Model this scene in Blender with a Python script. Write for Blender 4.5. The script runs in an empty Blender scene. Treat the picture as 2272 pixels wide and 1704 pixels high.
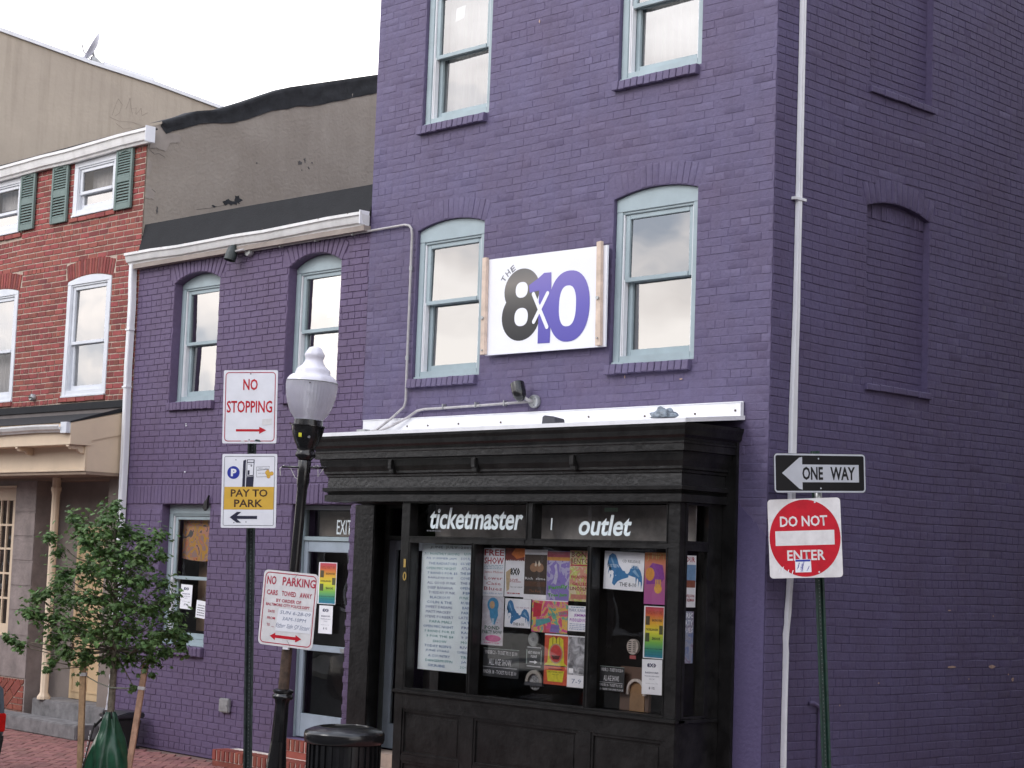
import bpy, bmesh, math, random
from mathutils import Vector, Matrix, noise
R = math.radians
random.seed(7)
C = bpy.context.scene.collection
scene = bpy.context.scene

# ------------------------------------------------------------------ camera
CAM = Vector((8.825, -11.401, 2.16))
RIGHT = Vector((0.698081, 0.715100, 0.036268)); DOWN = Vector((-0.046222, 0.095552, -0.994351)); FWD = Vector((-0.714526, 0.692461, 0.099756))
cam_d = bpy.data.cameras.new('camera'); cam = bpy.data.objects.new('camera', cam_d); C.objects.link(cam)
M = Matrix.Identity(4)
for i in range(3):
    M[i][0] = RIGHT[i]; M[i][1] = -DOWN[i]; M[i][2] = -FWD[i]; M[i][3] = CAM[i]
cam.matrix_world = M
cam_d.sensor_width = 36; cam_d.lens = 36 * 4013.09 / 2272; cam_d.clip_start = 0.1; cam_d.clip_end = 600
scene.camera = cam

def pix(p):            # where a world point falls (only used to choose which bricks are built singly)
    q = Vector(p) - CAM
    z = q.dot(FWD)
    return 1136 + 4013 * q.dot(RIGHT) / z, 852 + 4013 * q.dot(DOWN) / z, z

# ------------------------------------------------------------------ world: bright thin overcast
SUN_EL, SUN_AZ = R(38), R(200)       # azimuth measured clockwise from +Y
w = bpy.data.worlds.new('World'); scene.world = w; w.use_nodes = True
nt = w.node_tree; nt.nodes.clear()
out = nt.nodes.new('ShaderNodeOutputWorld'); bg = nt.nodes.new('ShaderNodeBackground'); bg2 = nt.nodes.new('ShaderNodeBackground')
mix = nt.nodes.new('ShaderNodeMixShader')
sky = nt.nodes.new('ShaderNodeTexSky'); sky.sky_type = 'NISHITA'; sky.sun_disc = False
sky.sun_elevation = SUN_EL; sky.sun_rotation = SUN_AZ
nt.links.new(sky.outputs[0], bg.inputs[0]); bg.inputs[1].default_value = 0.12
tc = nt.nodes.new('ShaderNodeTexCoord'); mp = nt.nodes.new('ShaderNodeMapping'); mp.inputs['Scale'].default_value = (1.6, 1.6, 6.5)
nz = nt.nodes.new('ShaderNodeTexNoise'); nz.inputs['Scale'].default_value = 1.7; nz.inputs['Detail'].default_value = 5; nz.inputs['Distortion'].default_value = .5
cr = nt.nodes.new('ShaderNodeValToRGB')
cr.color_ramp.elements[0].position = .40; cr.color_ramp.elements[0].color = (.35, .39, .46, 1)
cr.color_ramp.elements[1].position = .62; cr.color_ramp.elements[1].color = (1.0, .97, .95, 1)
e = cr.color_ramp.elements.new(.5); e.color = (.78, .745, .73, 1)
nt.links.new(tc.outputs['Generated'], mp.inputs[0]); nt.links.new(mp.outputs[0], nz.inputs['Vector']); nt.links.new(nz.outputs['Fac'], cr.inputs[0])
sp_ = nt.nodes.new('ShaderNodeSeparateXYZ'); nt.links.new(tc.outputs['Generated'], sp_.inputs[0])
hr = nt.nodes.new('ShaderNodeValToRGB')      # an overcast sky: creamier and brighter low down, cooler overhead
hr.color_ramp.elements[0].position = .0; hr.color_ramp.elements[0].color = (1, .955, .90, 1); hr.color_ramp.elements[1].position = .75; hr.color_ramp.elements[1].color = (.74, .80, .92, 1)
e2 = hr.color_ramp.elements.new(.32); e2.color = (.93, .935, .96, 1)
nt.links.new(sp_.outputs[2], hr.inputs[0]); mu = nt.nodes.new('ShaderNodeMix'); mu.data_type = 'RGBA'; mu.blend_type = 'MULTIPLY'; mu.inputs['Factor'].default_value = 1
nt.links.new(cr.outputs[0], mu.inputs['A']); nt.links.new(hr.outputs[0], mu.inputs['B'])
nt.links.new(mu.outputs['Result'], bg2.inputs[0]); bg2.inputs[1].default_value = 3.3
mix.inputs[0].default_value = .92
nt.links.new(bg.outputs[0], mix.inputs[1]); nt.links.new(bg2.outputs[0], mix.inputs[2]); nt.links.new(mix.outputs[0], out.inputs[0])
sd = bpy.data.lights.new('sun', 'SUN'); sd.energy = 0.9; sd.angle = R(18); sd.color = (1, .97, .93)
sun = bpy.data.objects.new('sun', sd); C.objects.link(sun)
sdir = Vector((math.sin(SUN_AZ) * math.cos(SUN_EL), math.cos(SUN_AZ) * math.cos(SUN_EL), math.sin(SUN_EL)))
sun.rotation_euler = (-sdir).to_track_quat('-Z', 'Y').to_euler(); sun.location = (0, -20, 30)
vs = scene.view_settings; vs.view_transform = 'Standard'; vs.look = 'None'; vs.gamma = 1; vs.exposure = 0.1; vs.use_curve_mapping = False

# ------------------------------------------------------------------ materials
def mat(name, col, rough=.7, var=.12, vscale=6., col2=None, bump=0., bscale=60., metal=0., rnd=0., spec=.5, coat=0., streak=0.):
    m = bpy.data.materials.new(name); m.use_nodes = True; n = m.node_tree.nodes; l = m.node_tree.links
    b = n['Principled BSDF']; b.inputs['Roughness'].default_value = rough; b.inputs['Metallic'].default_value = metal
    b.inputs['Specular IOR Level'].default_value = spec; b.inputs['Coat Weight'].default_value = coat
    tc = n.new('ShaderNodeTexCoord'); nz = n.new('ShaderNodeTexNoise'); nz.inputs['Scale'].default_value = vscale; nz.inputs['Detail'].default_value = 6
    nz.inputs['Roughness'].default_value = .62
    geo = n.new('ShaderNodeNewGeometry')
    l.new(geo.outputs['Position'], nz.inputs['Vector'])
    mx = n.new('ShaderNodeMix'); mx.data_type = 'RGBA'
    c = Vector(col); c2 = Vector(col2) if col2 else c * (1 - var * 2.2)
    if not col2: c = c * (1 + var)
    mx.inputs['A'].default_value = (*c2, 1); mx.inputs['B'].default_value = (*c, 1)
    rp = n.new('ShaderNodeMapRange'); rp.inputs['From Min'].default_value = .3; rp.inputs['From Max'].default_value = .68
    l.new(nz.outputs['Fac'], rp.inputs['Value']); l.new(rp.outputs[0], mx.inputs['Factor'])
    res = mx.outputs['Result']
    if rnd:
        oi = n.new('ShaderNodeObjectInfo'); ad = n.new('ShaderNodeMath'); ad.operation = 'ADD'; l.new(oi.outputs['Random'], ad.inputs[0]); l.new(geo.outputs['Random Per Island'], ad.inputs[1])
        fr = n.new('ShaderNodeMath'); fr.operation = 'FRACT'; l.new(ad.outputs[0], fr.inputs[0])
        hs = n.new('ShaderNodeHueSaturation'); mr = n.new('ShaderNodeMapRange'); mr.inputs['To Min'].default_value = 1 - rnd; mr.inputs['To Max'].default_value = 1 + rnd
        l.new(fr.outputs[0], mr.inputs['Value']); l.new(mr.outputs[0], hs.inputs['Value']); l.new(res, hs.inputs['Color'])
        f2 = n.new('ShaderNodeMath'); f2.operation = 'MULTIPLY'; f2.inputs[1].default_value = 7.31; l.new(fr.outputs[0], f2.inputs[0]); f3 = n.new('ShaderNodeMath'); f3.operation = 'FRACT'; l.new(f2.outputs[0], f3.inputs[0])
        m3 = n.new('ShaderNodeMapRange'); m3.inputs['To Min'].default_value = .5 - rnd * .03; m3.inputs['To Max'].default_value = .5 + rnd * .03
        l.new(f3.outputs[0], m3.inputs['Value']); l.new(m3.outputs[0], hs.inputs['Hue']); res = hs.outputs[0]
    if streak:
        mp = n.new('ShaderNodeMapping'); mp.inputs['Scale'].default_value = (9, 9, .7); l.new(geo.outputs['Position'], mp.inputs[0])
        n2 = n.new('ShaderNodeTexNoise'); n2.inputs['Scale'].default_value = 1.; n2.inputs['Detail'].default_value = 5; l.new(mp.outputs[0], n2.inputs['Vector'])
        r2 = n.new('ShaderNodeMapRange'); r2.inputs['From Min'].default_value = .5; r2.inputs['From Max'].default_value = .75; r2.inputs['To Max'].default_value = streak; l.new(n2.outputs['Fac'], r2.inputs['Value'])
        m2 = n.new('ShaderNodeMix'); m2.data_type = 'RGBA'; m2.blend_type = 'MULTIPLY'; m2.inputs['B'].default_value = (.45, .42, .38, 1)
        l.new(r2.outputs[0], m2.inputs['Factor']); l.new(res, m2.inputs['A']); res = m2.outputs['Result']
    l.new(res, b.inputs['Base Color'])
    if bump:
        nb = n.new('ShaderNodeTexNoise'); nb.inputs['Scale'].default_value = bscale; nb.inputs['Detail'].default_value = 5; l.new(geo.outputs['Position'], nb.inputs['Vector'])
        bp = n.new('ShaderNodeBump'); bp.inputs['Strength'].default_value = bump; bp.inputs['Distance'].default_value = .01
        l.new(nb.outputs['Fac'], bp.inputs['Height']); l.new(bp.outputs[0], b.inputs['Normal'])
    return m

def painted(name, col, col2, blotch=(.6, .66)):
    """old layered masonry paint: two broad tones, fine grit, a few bare flakes"""
    m = mat(name, col, .62, 0, 1.3, col2, .45, 34., rnd=.012, spec=.35, streak=.18)
    n = m.node_tree.nodes; l = m.node_tree.links; b = n['Principled BSDF']; src = b.inputs['Base Color'].links[0].from_socket
    geo = [x for x in n if x.type == 'NEW_GEOMETRY'][0]
    n1 = n.new('ShaderNodeTexNoise'); n1.inputs['Scale'].default_value = 24; n1.inputs['Detail'].default_value = 3; l.new(geo.outputs['Position'], n1.inputs['Vector'])
    r1 = n.new('ShaderNodeMapRange'); r1.inputs['From Min'].default_value = .3; r1.inputs['From Max'].default_value = .7; r1.inputs['To Min'].default_value = .93; r1.inputs['To Max'].default_value = 1.07; l.new(n1.outputs['Fac'], r1.inputs['Value'])
    mm = n.new('ShaderNodeMix'); mm.data_type = 'RGBA'; mm.blend_type = 'MULTIPLY'; mm.inputs['Factor'].default_value = 1; l.new(src, mm.inputs['A']); l.new(r1.outputs[0], mm.inputs['B'])
    n3 = n.new('ShaderNodeTexNoise'); n3.inputs['Scale'].default_value = 7.5; n3.inputs['Detail'].default_value = 8; n3.inputs['Roughness'].default_value = .8; l.new(geo.outputs['Position'], n3.inputs['Vector'])
    r3 = n.new('ShaderNodeMapRange'); r3.inputs['From Min'].default_value = .765; r3.inputs['From Max'].default_value = .785; l.new(n3.outputs['Fac'], r3.inputs['Value'])
    m4 = n.new('ShaderNodeMix'); m4.data_type = 'RGBA'; m4.inputs['B'].default_value = (.38, .26, .22, 1); l.new(r3.outputs[0], m4.inputs['Factor']); l.new(mm.outputs['Result'], m4.inputs['A'])
    l.new(m4.outputs['Result'], b.inputs['Base Color'])
    return m

PURPLE = painted('purple_wall_paint', (.114, .097, .182), (.106, .080, .144))
PURPLE_S = painted('purple_side_paint', (.114, .095, .184), (.098, .076, .144))
PURPLE_L = painted('purple_brick_paint', (.126, .090, .170), (.112, .077, .140))
REDB = mat('red_brick', (.275, .064, .052), .85, 0, 9, (.19, .046, .040), .5, 50, rnd=.30)
REDB2 = mat('step_brick', (.30, .075, .05), .85, 0, 9, (.20, .05, .035), .5, 50, rnd=.2)
MORTAR = mat('tan_mortar', (.46, .37, .30), .9, .15, 12, bump=.8, bscale=40)
PAVER = mat('paver_brick', (.27, .115, .100), .85, 0, 5, (.19, .080, .072), .4, 45, rnd=.22)
WHMORT = mat('pale_lime_mortar', (.68, .60, .52), .9, .1, 12)
SAND = mat('joint_sand', (.19, .12, .10), .95, .2, 10)
STUCCO = mat('taupe_stucco', (.355, .31, .26), .9, 0, 1.6, (.285, .243, .20), .8, 22, streak=.15)
TANW = mat('tan_stucco', (.47, .40, .32), .9, 0, 1.0, (.385, .325, .262), .5, 18, streak=.28)
PORCH = mat('cream_tan_paint', (.68, .535, .385), .55, .04, 3, bump=.1, bscale=20)
PORCHW = mat('grey_stone_wall', (.26, .215, .20), .85, .16, 4, bump=.5, bscale=30)
STONE = mat('grey_step_stone', (.20, .19, .19), .85, .2, 8, bump=.4, bscale=40)
TRIM = mat('pale_blue_trim_paint', (.34, .415, .44), .5, .06, 4, bump=.12, bscale=25)
WHITEP = mat('white_window_paint', (.66, .68, .72), .45, .04, 3)
WHITE = mat('white_metal', (.80, .80, .82), .4, .04, 3, streak=.15)
GUTTER = mat('gutter_metal', (.72, .71, .70), .38, .06, 4, streak=.25)
BLACK = mat('black_shop_paint', (.0140, .0136, .0133), .32, .35, 7, bump=.35, bscale=24, spec=.5)
BLACKG = mat('black_gloss_enamel', (.010, .010, .011), .22, .2, 10, bump=.08, bscale=25, spec=.6)
TAR = mat('black_tar_felt', (.022, .023, .026), .85, .25, 8, bump=.4, bscale=25)
ROOFM = mat('dark_roofing', (.0125, .013, .0155), .9, .12, 5, bump=.3, bscale=50)
SHUT = mat('sage_shutter_paint', (.135, .19, .175), .6, .08, 5)
STEEL = mat('galvanised_steel', (.42, .43, .43), .4, .15, 15, metal=.6)
GALV = mat('grey_conduit_paint', (.40, .38, .38), .5, .12, 12)
GREENP = mat('green_post_enamel', (.012, .042, .030), .5, .25, 20, bump=.15)
GREYP = mat('dark_green_grey_post', (.030, .042, .040), .5, .3, 25, bump=.15)
WOOD = mat('stake_wood', (.42, .27, .15), .8, .18, 14, bump=.4, bscale=60)
WOODS = mat('sign_batten_wood', (.66, .52, .42), .7, .12, 9)
BARK = mat('young_bark', (.19, .16, .12), .9, .25, 30, bump=.6, bscale=80)
LEAF = mat('maple_leaf_green', (.125, .21, .06), .5, 0, 5, (.068, .135, .04), rnd=.5, spec=.4)
LEAF2 = mat('maple_leaf_pale', (.15, .25, .11), .5, .1, 5, rnd=.3)
BAGM = mat('green_watering_bag', (.014, .070, .036), .30, .2, 10, bump=.2, bscale=14, spec=.5)
SWHITE = mat('sign_white', (.78, .78, .82), .4, .03, 9, streak=.06)
SWORN = mat('sign_worn_white', (.70, .68, .68), .5, .06, 14, streak=.12)
SRED = mat('sign_red', (.50, .010, .024), .5, .08, 12, spec=.3)
SREDF = mat('sign_faded_red', (.42, .022, .055), .55, .15, 25)
SBLACK = mat('sign_black', (.009, .009, .010), .5, .1, 9)
SNAVY = mat('sign_navy_black', (.020, .020, .045), .45, .1, 9)
SYEL = mat('sign_amber', (.66, .40, .055), .45, .04, 9)
SBROWN = mat('sign_brown_print', (.055, .022, .010), .5, .1, 9)
SBLUE = mat('sign_blue', (.020, .035, .32), .45, .05, 9)
SGREY = mat('print_grey', (.18, .18, .20), .5, .1, 9)
SILV = mat('sign_silver', (.62, .64, .68), .4, .03, 9)
LWHITE = mat('window_letter_white', (.72, .80, .82), .5, .03, 9)
GOLD = mat('brass_number', (.48, .33, .10), .35, .1, 9, metal=.3)
ASPH = mat('asphalt', (.055, .055, .057), .9, .2, 3, bump=.4, bscale=60)
CONC = mat('kerb_concrete', (.34, .33, .31), .85, .12, 4, bump=.3)
INSIDE = mat('dim_interior', (.035, .030, .028), .9, .3, 2)  # near-black colour stands in for the dark of unlit rooms behind glass
BLIND = mat('pale_blind', (.62, .58, .56), .8, .06, 3)
CURT = mat('net_curtain', (.40, .38, .37), .9, .05, 3)
BARE = mat('bare_masonry_flake', (.48, .33, .26), .9, .2, 30)
GLOBE = mat('frosted_acrylic', (.74, .73, .80), .22, .05, 6, spec=.5)
_b = GLOBE.node_tree.nodes['Principled BSDF']; _b.inputs['Transmission Weight'].default_value = .55; _b.inputs['Roughness'].default_value = .42; _b.inputs['IOR'].default_value = 1.15
RUST = mat('rusty_brown_paint', (.075, .045, .030), .6, .3, 20, bump=.2)
BROWNBOX = mat('booth_brown', (.30, .17, .08), .7, .15, 5)
CAR = mat('slate_car_paint', (.10, .12, .14), .25, .03, 3, coat=.7)
CARL = mat('tail_lamp_red', (.50, .008, .006), .2, .1, 12, coat=.5)
RUB = mat('rubber_black', (.012, .012, .012), .7, .2, 10)
ALU = mat('wheel_alloy', (.45, .45, .46), .35, .05, 6, metal=.8)

for m_ in (LEAF, LEAF2):      # leaves let some light through
    n = m_.node_tree.nodes; l = m_.node_tree.links; tl = n.new('ShaderNodeBsdfTranslucent'); mx_ = n.new('ShaderNodeMixShader'); mx_.inputs[0].default_value = .35
    b = n['Principled BSDF']; l.new(b.inputs['Base Color'].links[0].from_socket, tl.inputs['Color']); l.new(b.outputs[0], mx_.inputs[1]); l.new(tl.outputs[0], mx_.inputs[2]); l.new(mx_.outputs[0], n['Material Output'].inputs[0])
def glass(name, refl, tint=(.9, .92, .92), rough=.0, wav=.02):
    m = bpy.data.materials.new(name); m.use_nodes = True; n = m.node_tree.nodes; l = m.node_tree.links; n.remove(n['Principled BSDF'])
    o = n['Material Output']; t = n.new('ShaderNodeBsdfTransparent'); t.inputs[0].default_value = (*tint, 1); g = n.new('ShaderNodeBsdfGlossy'); g.inputs['Roughness'].default_value = rough
    mx = n.new('ShaderNodeMixShader'); lw = n.new('ShaderNodeFresnel'); lw.inputs[0].default_value = 1.36
    mr = n.new('ShaderNodeMapRange'); mr.inputs['From Max'].default_value = 1; mr.inputs['To Min'].default_value = refl; mr.inputs['To Max'].default_value = 1
    l.new(lw.outputs[0], mr.inputs[0]); l.new(mr.outputs[0], mx.inputs[0]); l.new(t.outputs[0], mx.inputs[1]); l.new(g.outputs[0], mx.inputs[2]); l.new(mx.outputs[0], o.inputs[0])
    geo = n.new('ShaderNodeNewGeometry'); nb = n.new('ShaderNodeTexNoise'); nb.inputs['Scale'].default_value = 2.2; nb.inputs['Detail'].default_value = 1; l.new(geo.outputs['Position'], nb.inputs['Vector'])
    bp = n.new('ShaderNodeBump'); bp.inputs['Strength'].default_value = wav * 10; bp.inputs['Distance'].default_value = .01; l.new(nb.outputs['Fac'], bp.inputs['Height']); l.new(bp.outputs[0], g.inputs['Normal'])
    return m
GLASS_T = glass('coated_window_glass', .33)
GLASS_B = glass('bright_window_glass', .44)
GLASS_S = glass('shop_glass', .0, (1, 1, 1))
GLASS_D = glass('door_glass', .05, (1, 1, 1))

def gradient(name, stops, axis=2, rough=.5):
    m = bpy.data.materials.new(name); m.use_nodes = True; n = m.node_tree.nodes; l = m.node_tree.links; b = n['Principled BSDF']; b.inputs['Roughness'].default_value = rough
    tc = n.new('ShaderNodeTexCoord'); sp = n.new('ShaderNodeSeparateXYZ'); cr = n.new('ShaderNodeValToRGB'); l.new(tc.outputs['Generated'], sp.inputs[0]); l.new(sp.outputs[axis], cr.inputs[0])
    el = cr.color_ramp.elements
    while len(el) > 1: el.remove(el[0])
    el[0].position = stops[0][0]; el[0].color = (*stops[0][1], 1)
    for p, c in stops[1:]: x = el.new(p); x.color = (*c, 1)
    l.new(cr.outputs[0], b.inputs['Base Color']); return m
RAINBOW = gradient('rainbow_print', [(0, (.03, .22, .36)), (.14, (.04, .28, .22)), (.3, (.20, .48, .08)), (.5, (.72, .68, .05)), (.68, (.75, .42, .04)), (.85, (.62, .13, .05)), (1, (.50, .05, .10))])
EIGHT = gradient('brushed_dark_print', [(0, (.010, .010, .012)), (.4, (.045, .042, .04)), (.62, (.10, .095, .085)), (.8, (.20, .18, .16)), (1, (.13, .125, .12))])
TENP = gradient('violet_print', [(0, (.085, .07, .36)), (.5, (.12, .10, .42)), (1, (.20, .16, .46))])
_pc = {}
def pm(*c, rough=.6):          # plain print / paint colour
    if c not in _pc: _pc[c] = mat('print_ink', c, rough, .1, 30)
    return _pc[c]
def blotchy(name, cols, scale, dist=1.5):
    m = bpy.data.materials.new(name); m.use_nodes = True; n = m.node_tree.nodes; l = m.node_tree.links; b = n['Principled BSDF']; b.inputs['Roughness'].default_value = .5
    g = n.new('ShaderNodeNewGeometry'); nz = n.new('ShaderNodeTexNoise'); nz.inputs['Scale'].default_value = scale; nz.inputs['Detail'].default_value = 3; nz.inputs['Distortion'].default_value = dist; l.new(g.outputs['Position'], nz.inputs['Vector'])
    cr = n.new('ShaderNodeValToRGB'); cr.color_ramp.interpolation = 'CONSTANT' if dist > 1 else 'LINEAR'; el = cr.color_ramp.elements
    while len(el) > 1: el.remove(el[0])
    el[0].position = .0; el[0].color = (*cols[0], 1)
    for i, c in enumerate(cols[1:]): x = el.new(.34 + .32 * i / max(1, len(cols) - 2)); x.color = (*c, 1)
    l.new(nz.outputs['Fac'], cr.inputs[0]); l.new(cr.outputs[0], b.inputs['Base Color']); return m

# ------------------------------------------------------------------ frames and mesh helpers
class Fr:
    def __init__(s, o, u, v=(0, 0, 1)):
        s.o = Vector(o); s.u = Vector(u).normalized(); s.v = Vector(v).normalized(); s.n = s.u.cross(s.v).normalized()
    def __call__(s, u, v, d=0): return s.o + s.u * u + s.v * v + s.n * d
FRONT = Fr((0, 0, 0), (1, 0, 0)); SIDE = Fr((0, 0, 0), (0, 1, 0)); WORLD = Fr((0, 0, 0), (1, 0, 0), (0, 1, 0))   # WORLD: u=x v=y d=z

def rootloc(o):
    v = Vector((0, 0, 0))
    while o is not None: v += o.location; o = o.parent
    return v
def setp(o, label=None, cat=None, group=None, kind=None):
    for k, v in (('label', label), ('category', cat), ('group', group), ('kind', kind)):
        if v: o[k] = v
    return o
def thing(name, label, cat, loc=(0, 0, 0), group=None):
    o = bpy.data.objects.new(name, None); C.objects.link(o); o.location = loc; o.empty_display_size = .2
    return setp(o, label, cat, group)

class MB:
    def __init__(s): s.v = []; s.f = []
    def add(s, pts, faces):
        b = len(s.v); s.v += [Vector(p) for p in pts]; s.f += [[b + i for i in f] for f in faces]; return s
    def box(s, F, u0, u1, v0, v1, d0, d1, ch=0):
        P = [F(u, v, d) for d in (d0, d1) for v in (v0, v1) for u in (u0, u1)]
        return s.add(P, [(0, 1, 3, 2), (4, 6, 7, 5), (0, 4, 5, 1), (2, 3, 7, 6), (0, 2, 6, 4), (1, 5, 7, 3)])
    def quad(s, F, pts, d=0): return s.add([F(a, b, d) for a, b in pts], [tuple(range(len(pts)))])
    def prism(s, F, pts, d0, d1):
        n = len(pts); P = [F(a, b, d0) for a, b in pts] + [F(a, b, d1) for a, b in pts]
        return s.add(P, [tuple(range(n))[::-1], tuple(range(n, 2 * n))] + [(i, (i + 1) % n, n + (i + 1) % n, n + i) for i in range(n)])
    def tube(s, path, r, n=10, cap=True):
        path = [Vector(p) for p in path]; rs = r if isinstance(r, (list, tuple)) else [r] * len(path); b = len(s.v); up = None
        for i, p in enumerate(path):
            t = (path[min(i + 1, len(path) - 1)] - path[max(i - 1, 0)]).normalized()
            if up is None: up = t.orthogonal().normalized()
            up = (up - t * up.dot(t)).normalized(); w_ = t.cross(up)
            for k in range(n):
                a = 2 * math.pi * k / n; s.v.append(p + (up * math.cos(a) + w_ * math.sin(a)) * rs[i])
        for i in range(len(path) - 1):
            for k in range(n):
                s.f.append([b + i * n + k, b + i * n + (k + 1) % n, b + (i + 1) * n + (k + 1) % n, b + (i + 1) * n + k])
        if cap: s.f.append([b + k for k in range(n)][::-1]); s.f.append([b + (len(path) - 1) * n + k for k in range(n)])
        return s
    def lathe(s, base, prof, n=24, axis=(0, 0, 1), flute=0, fl=0.):
        ax = Vector(axis).normalized(); a0 = ax.orthogonal().normalized(); a1 = ax.cross(a0); b = len(s.v)
        for r, z in prof:
            for k in range(n):
                a = 2 * math.pi * k / n; rr = r * (1 - fl * (0.5 + .5 * math.cos(a * flute))) if flute else r
                s.v.append(Vector(base) + ax * z + (a0 * math.cos(a) + a1 * math.sin(a)) * rr)
        for i in range(len(prof) - 1):
            for k in range(n): s.f.append([b + i * n + k, b + i * n + (k + 1) % n, b + (i + 1) * n + (k + 1) % n, b + (i + 1) * n + k])
        s.f.append([b + k for k in range(n)][::-1]); s.f.append([b + (len(prof) - 1) * n + k for k in range(n)])
        return s
    def disc(s, F, cu, cv, ru, rv, d0, d1, n=28, sup=1.0):
        def q(a):
            c, s_ = math.cos(a), math.sin(a); return math.copysign(abs(c) ** sup, c), math.copysign(abs(s_) ** sup, s_)
        pts = [(cu + ru * q(2 * math.pi * k / n)[0], cv + rv * q(2 * math.pi * k / n)[1]) for k in range(n)]
        return s.prism(F, pts, d0, d1)
    def build(s, name, m, parent=None, label=None, cat=None, group=None, kind=None, smooth=False, loc=None, bevel=0, recalc=True, autos=None):
        me = bpy.data.meshes.new(name); off = rootloc(parent) if parent else Vector(loc or (0, 0, 0))
        me.from_pydata([v - off for v in s.v], [], s.f); me.materials.append(m)
        if recalc or bevel:
            bm = bmesh.new(); bm.from_mesh(me)
            if bevel: bmesh.ops.bevel(bm, geom=[e_ for e_ in bm.edges if len(e_.link_faces) == 2 and e_.calc_face_angle(0) > .6], offset=bevel, segments=2, affect='EDGES', clamp_overlap=True)
            bmesh.ops.recalc_face_normals(bm, faces=bm.faces); bm.to_mesh(me); bm.free()
        if smooth:
            me.polygons.foreach_set('use_smooth', [True] * len(me.polygons))
            if autos: me.set_sharp_from_angle(angle=R(autos))
        o = bpy.data.objects.new(name, me); C.objects.link(o)
        if parent: o.parent = parent
        else: o.location = off
        return setp(o, label, cat, group, kind)

def text(s, F, cu, cv, w_, h, m, parent, d=.002, name='lettering', bold=0., shear=0., rot=0., thick=.0008, res=2):
    cd = bpy.data.curves.new('t', 'FONT'); cd.body = s; cd.offset = bold; cd.shear = shear; cd.resolution_u = res; cd.fill_mode = 'FRONT'
    o = bpy.data.objects.new('t', cd); C.objects.link(o); dg = bpy.context.evaluated_depsgraph_get(); me = bpy.data.meshes.new_from_object(o.evaluated_get(dg))
    bpy.data.objects.remove(o); bpy.data.curves.remove(cd)
    xs = [v.co.x for v in me.vertices]; ys = [v.co.y for v in me.vertices]
    if not xs: return None
    x0, x1, y0, y1 = min(xs), max(xs), min(ys), max(ys); cr_, sr = math.cos(rot), math.sin(rot); off = rootloc(parent)
    for v in me.vertices:
        a = (v.co.x - (x0 + x1) / 2) / (x1 - x0) * w_; b = (v.co.y - (y0 + y1) / 2) / max(1e-6, y1 - y0) * h
        v.co = F(cu + a * cr_ - b * sr, cv + a * sr + b * cr_, d) - off
    me.materials.clear(); me.materials.append(m); me.name = name
    o = bpy.data.objects.new(name, me); C.objects.link(o); o.parent = parent; return o

def cells(us, vs_, holes):
    for i in range(len(us) - 1):
        for j in range(len(vs_) - 1):
            cu, cv = (us[i] + us[i + 1]) / 2, (vs_[j] + vs_[j + 1]) / 2
            if not any(a < cu < b and c < cv < d for a, b, c, d in holes): yield us[i], us[i + 1], vs_[j], vs_[j + 1]
def arc(u0, u1, vs_, rise, n=12):
    h = (u1 - u0) / 2; c = (u0 + u1) / 2; rad = (h * h + rise * rise) / (2 * rise); cv = vs_ + rise - rad; a = math.asin(h / rad)
    return [(c + rad * math.sin(-a + 2 * a * i / n), cv + rad * math.cos(-a + 2 * a * i / n)) for i in range(n + 1)]
def wall_sheet(mb, F, u0, u1, v0, v1, ops, thick=.25):
    """ops: (u0,u1,v0,vspring,rise,depth)"""
    holes = [(a, b, c, d + r) for a, b, c, d, r, dp in ops]
    us = sorted({u0, u1} | {x for h in holes for x in h[:2] if u0 < x < u1}); vv = sorted({v0, v1} | {x for h in holes for x in h[2:] if v0 < x < v1})
    for c in cells(us, vv, holes): mb.quad(F, [(c[0], c[2]), (c[1], c[2]), (c[1], c[3]), (c[0], c[3])])
    for a, b, c, d, r, dp in ops:
        if r:
            pts = arc(a, b, d, r); top = d + r
            for i in range(len(pts) - 1):
                p, q = pts[i], pts[i + 1]; mb.quad(F, [p, q, (q[0], top), (p[0], top)])
                mb.add([F(*p, 0), F(*q, 0), F(*q, -dp), F(*p, -dp)], [(0, 1, 2, 3)])
        else: mb.add([F(a, d, 0), F(b, d, 0), F(b, d, -dp), F(a, d, -dp)], [(0, 1, 2, 3)])
        for x in (a, b): mb.add([F(x, c, 0), F(x, d, 0), F(x, d, -dp), F(x, c, -dp)], [(0, 1, 2, 3)])
        mb.add([F(a, c, 0), F(b, c, 0), F(b, c, -dp), F(a, c, -dp)], [(0, 1, 2, 3)])

def wav(u, v, amp): return amp * (math.sin(u * 1.3 + v * .7) + .6 * math.sin(u * 3.1 - v * 1.1 + 1) + .5 * noise.noise(Vector((u * 1.7, v * 1.7, 3))))
def lay(u0, u1, v0, v1, block, course, bl=.2125, jt=.009, header_every=6, rng=None, v_start=0., clipv=True):
    rng = rng or random; out_ = []; j = 0; v = v_start
    while v < v1:
        lo, hi = max(v, v0), min(v + course, v1)
        if hi - lo > .02:
            ln = bl / 2 if header_every and j % header_every == 0 else bl
            off = (j % 2) * ln / 2 + rng.uniform(-.01, .01); u = u0 - off
            blk = block(lo, hi)
            while u < u1:
                a, b = u, u + ln + rng.uniform(-.006, .006); nu = b
                segs = [(max(a, u0), min(b, u1))]
                for x, y in blk:
                    ns = []
                    for p, q in segs:
                        if q <= x or p >= y: ns.append((p, q))
                        else:
                            if p < x: ns.append((p, x))
                            if q > y: ns.append((y, q))
                    segs = ns
                for p, q in segs:
                    if q - p > .03: out_.append((p + jt / 2, q - jt / 2, lo + jt / 2, hi - jt / 2))
                u = nu
        v += course; j += 1
    return out_
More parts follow.
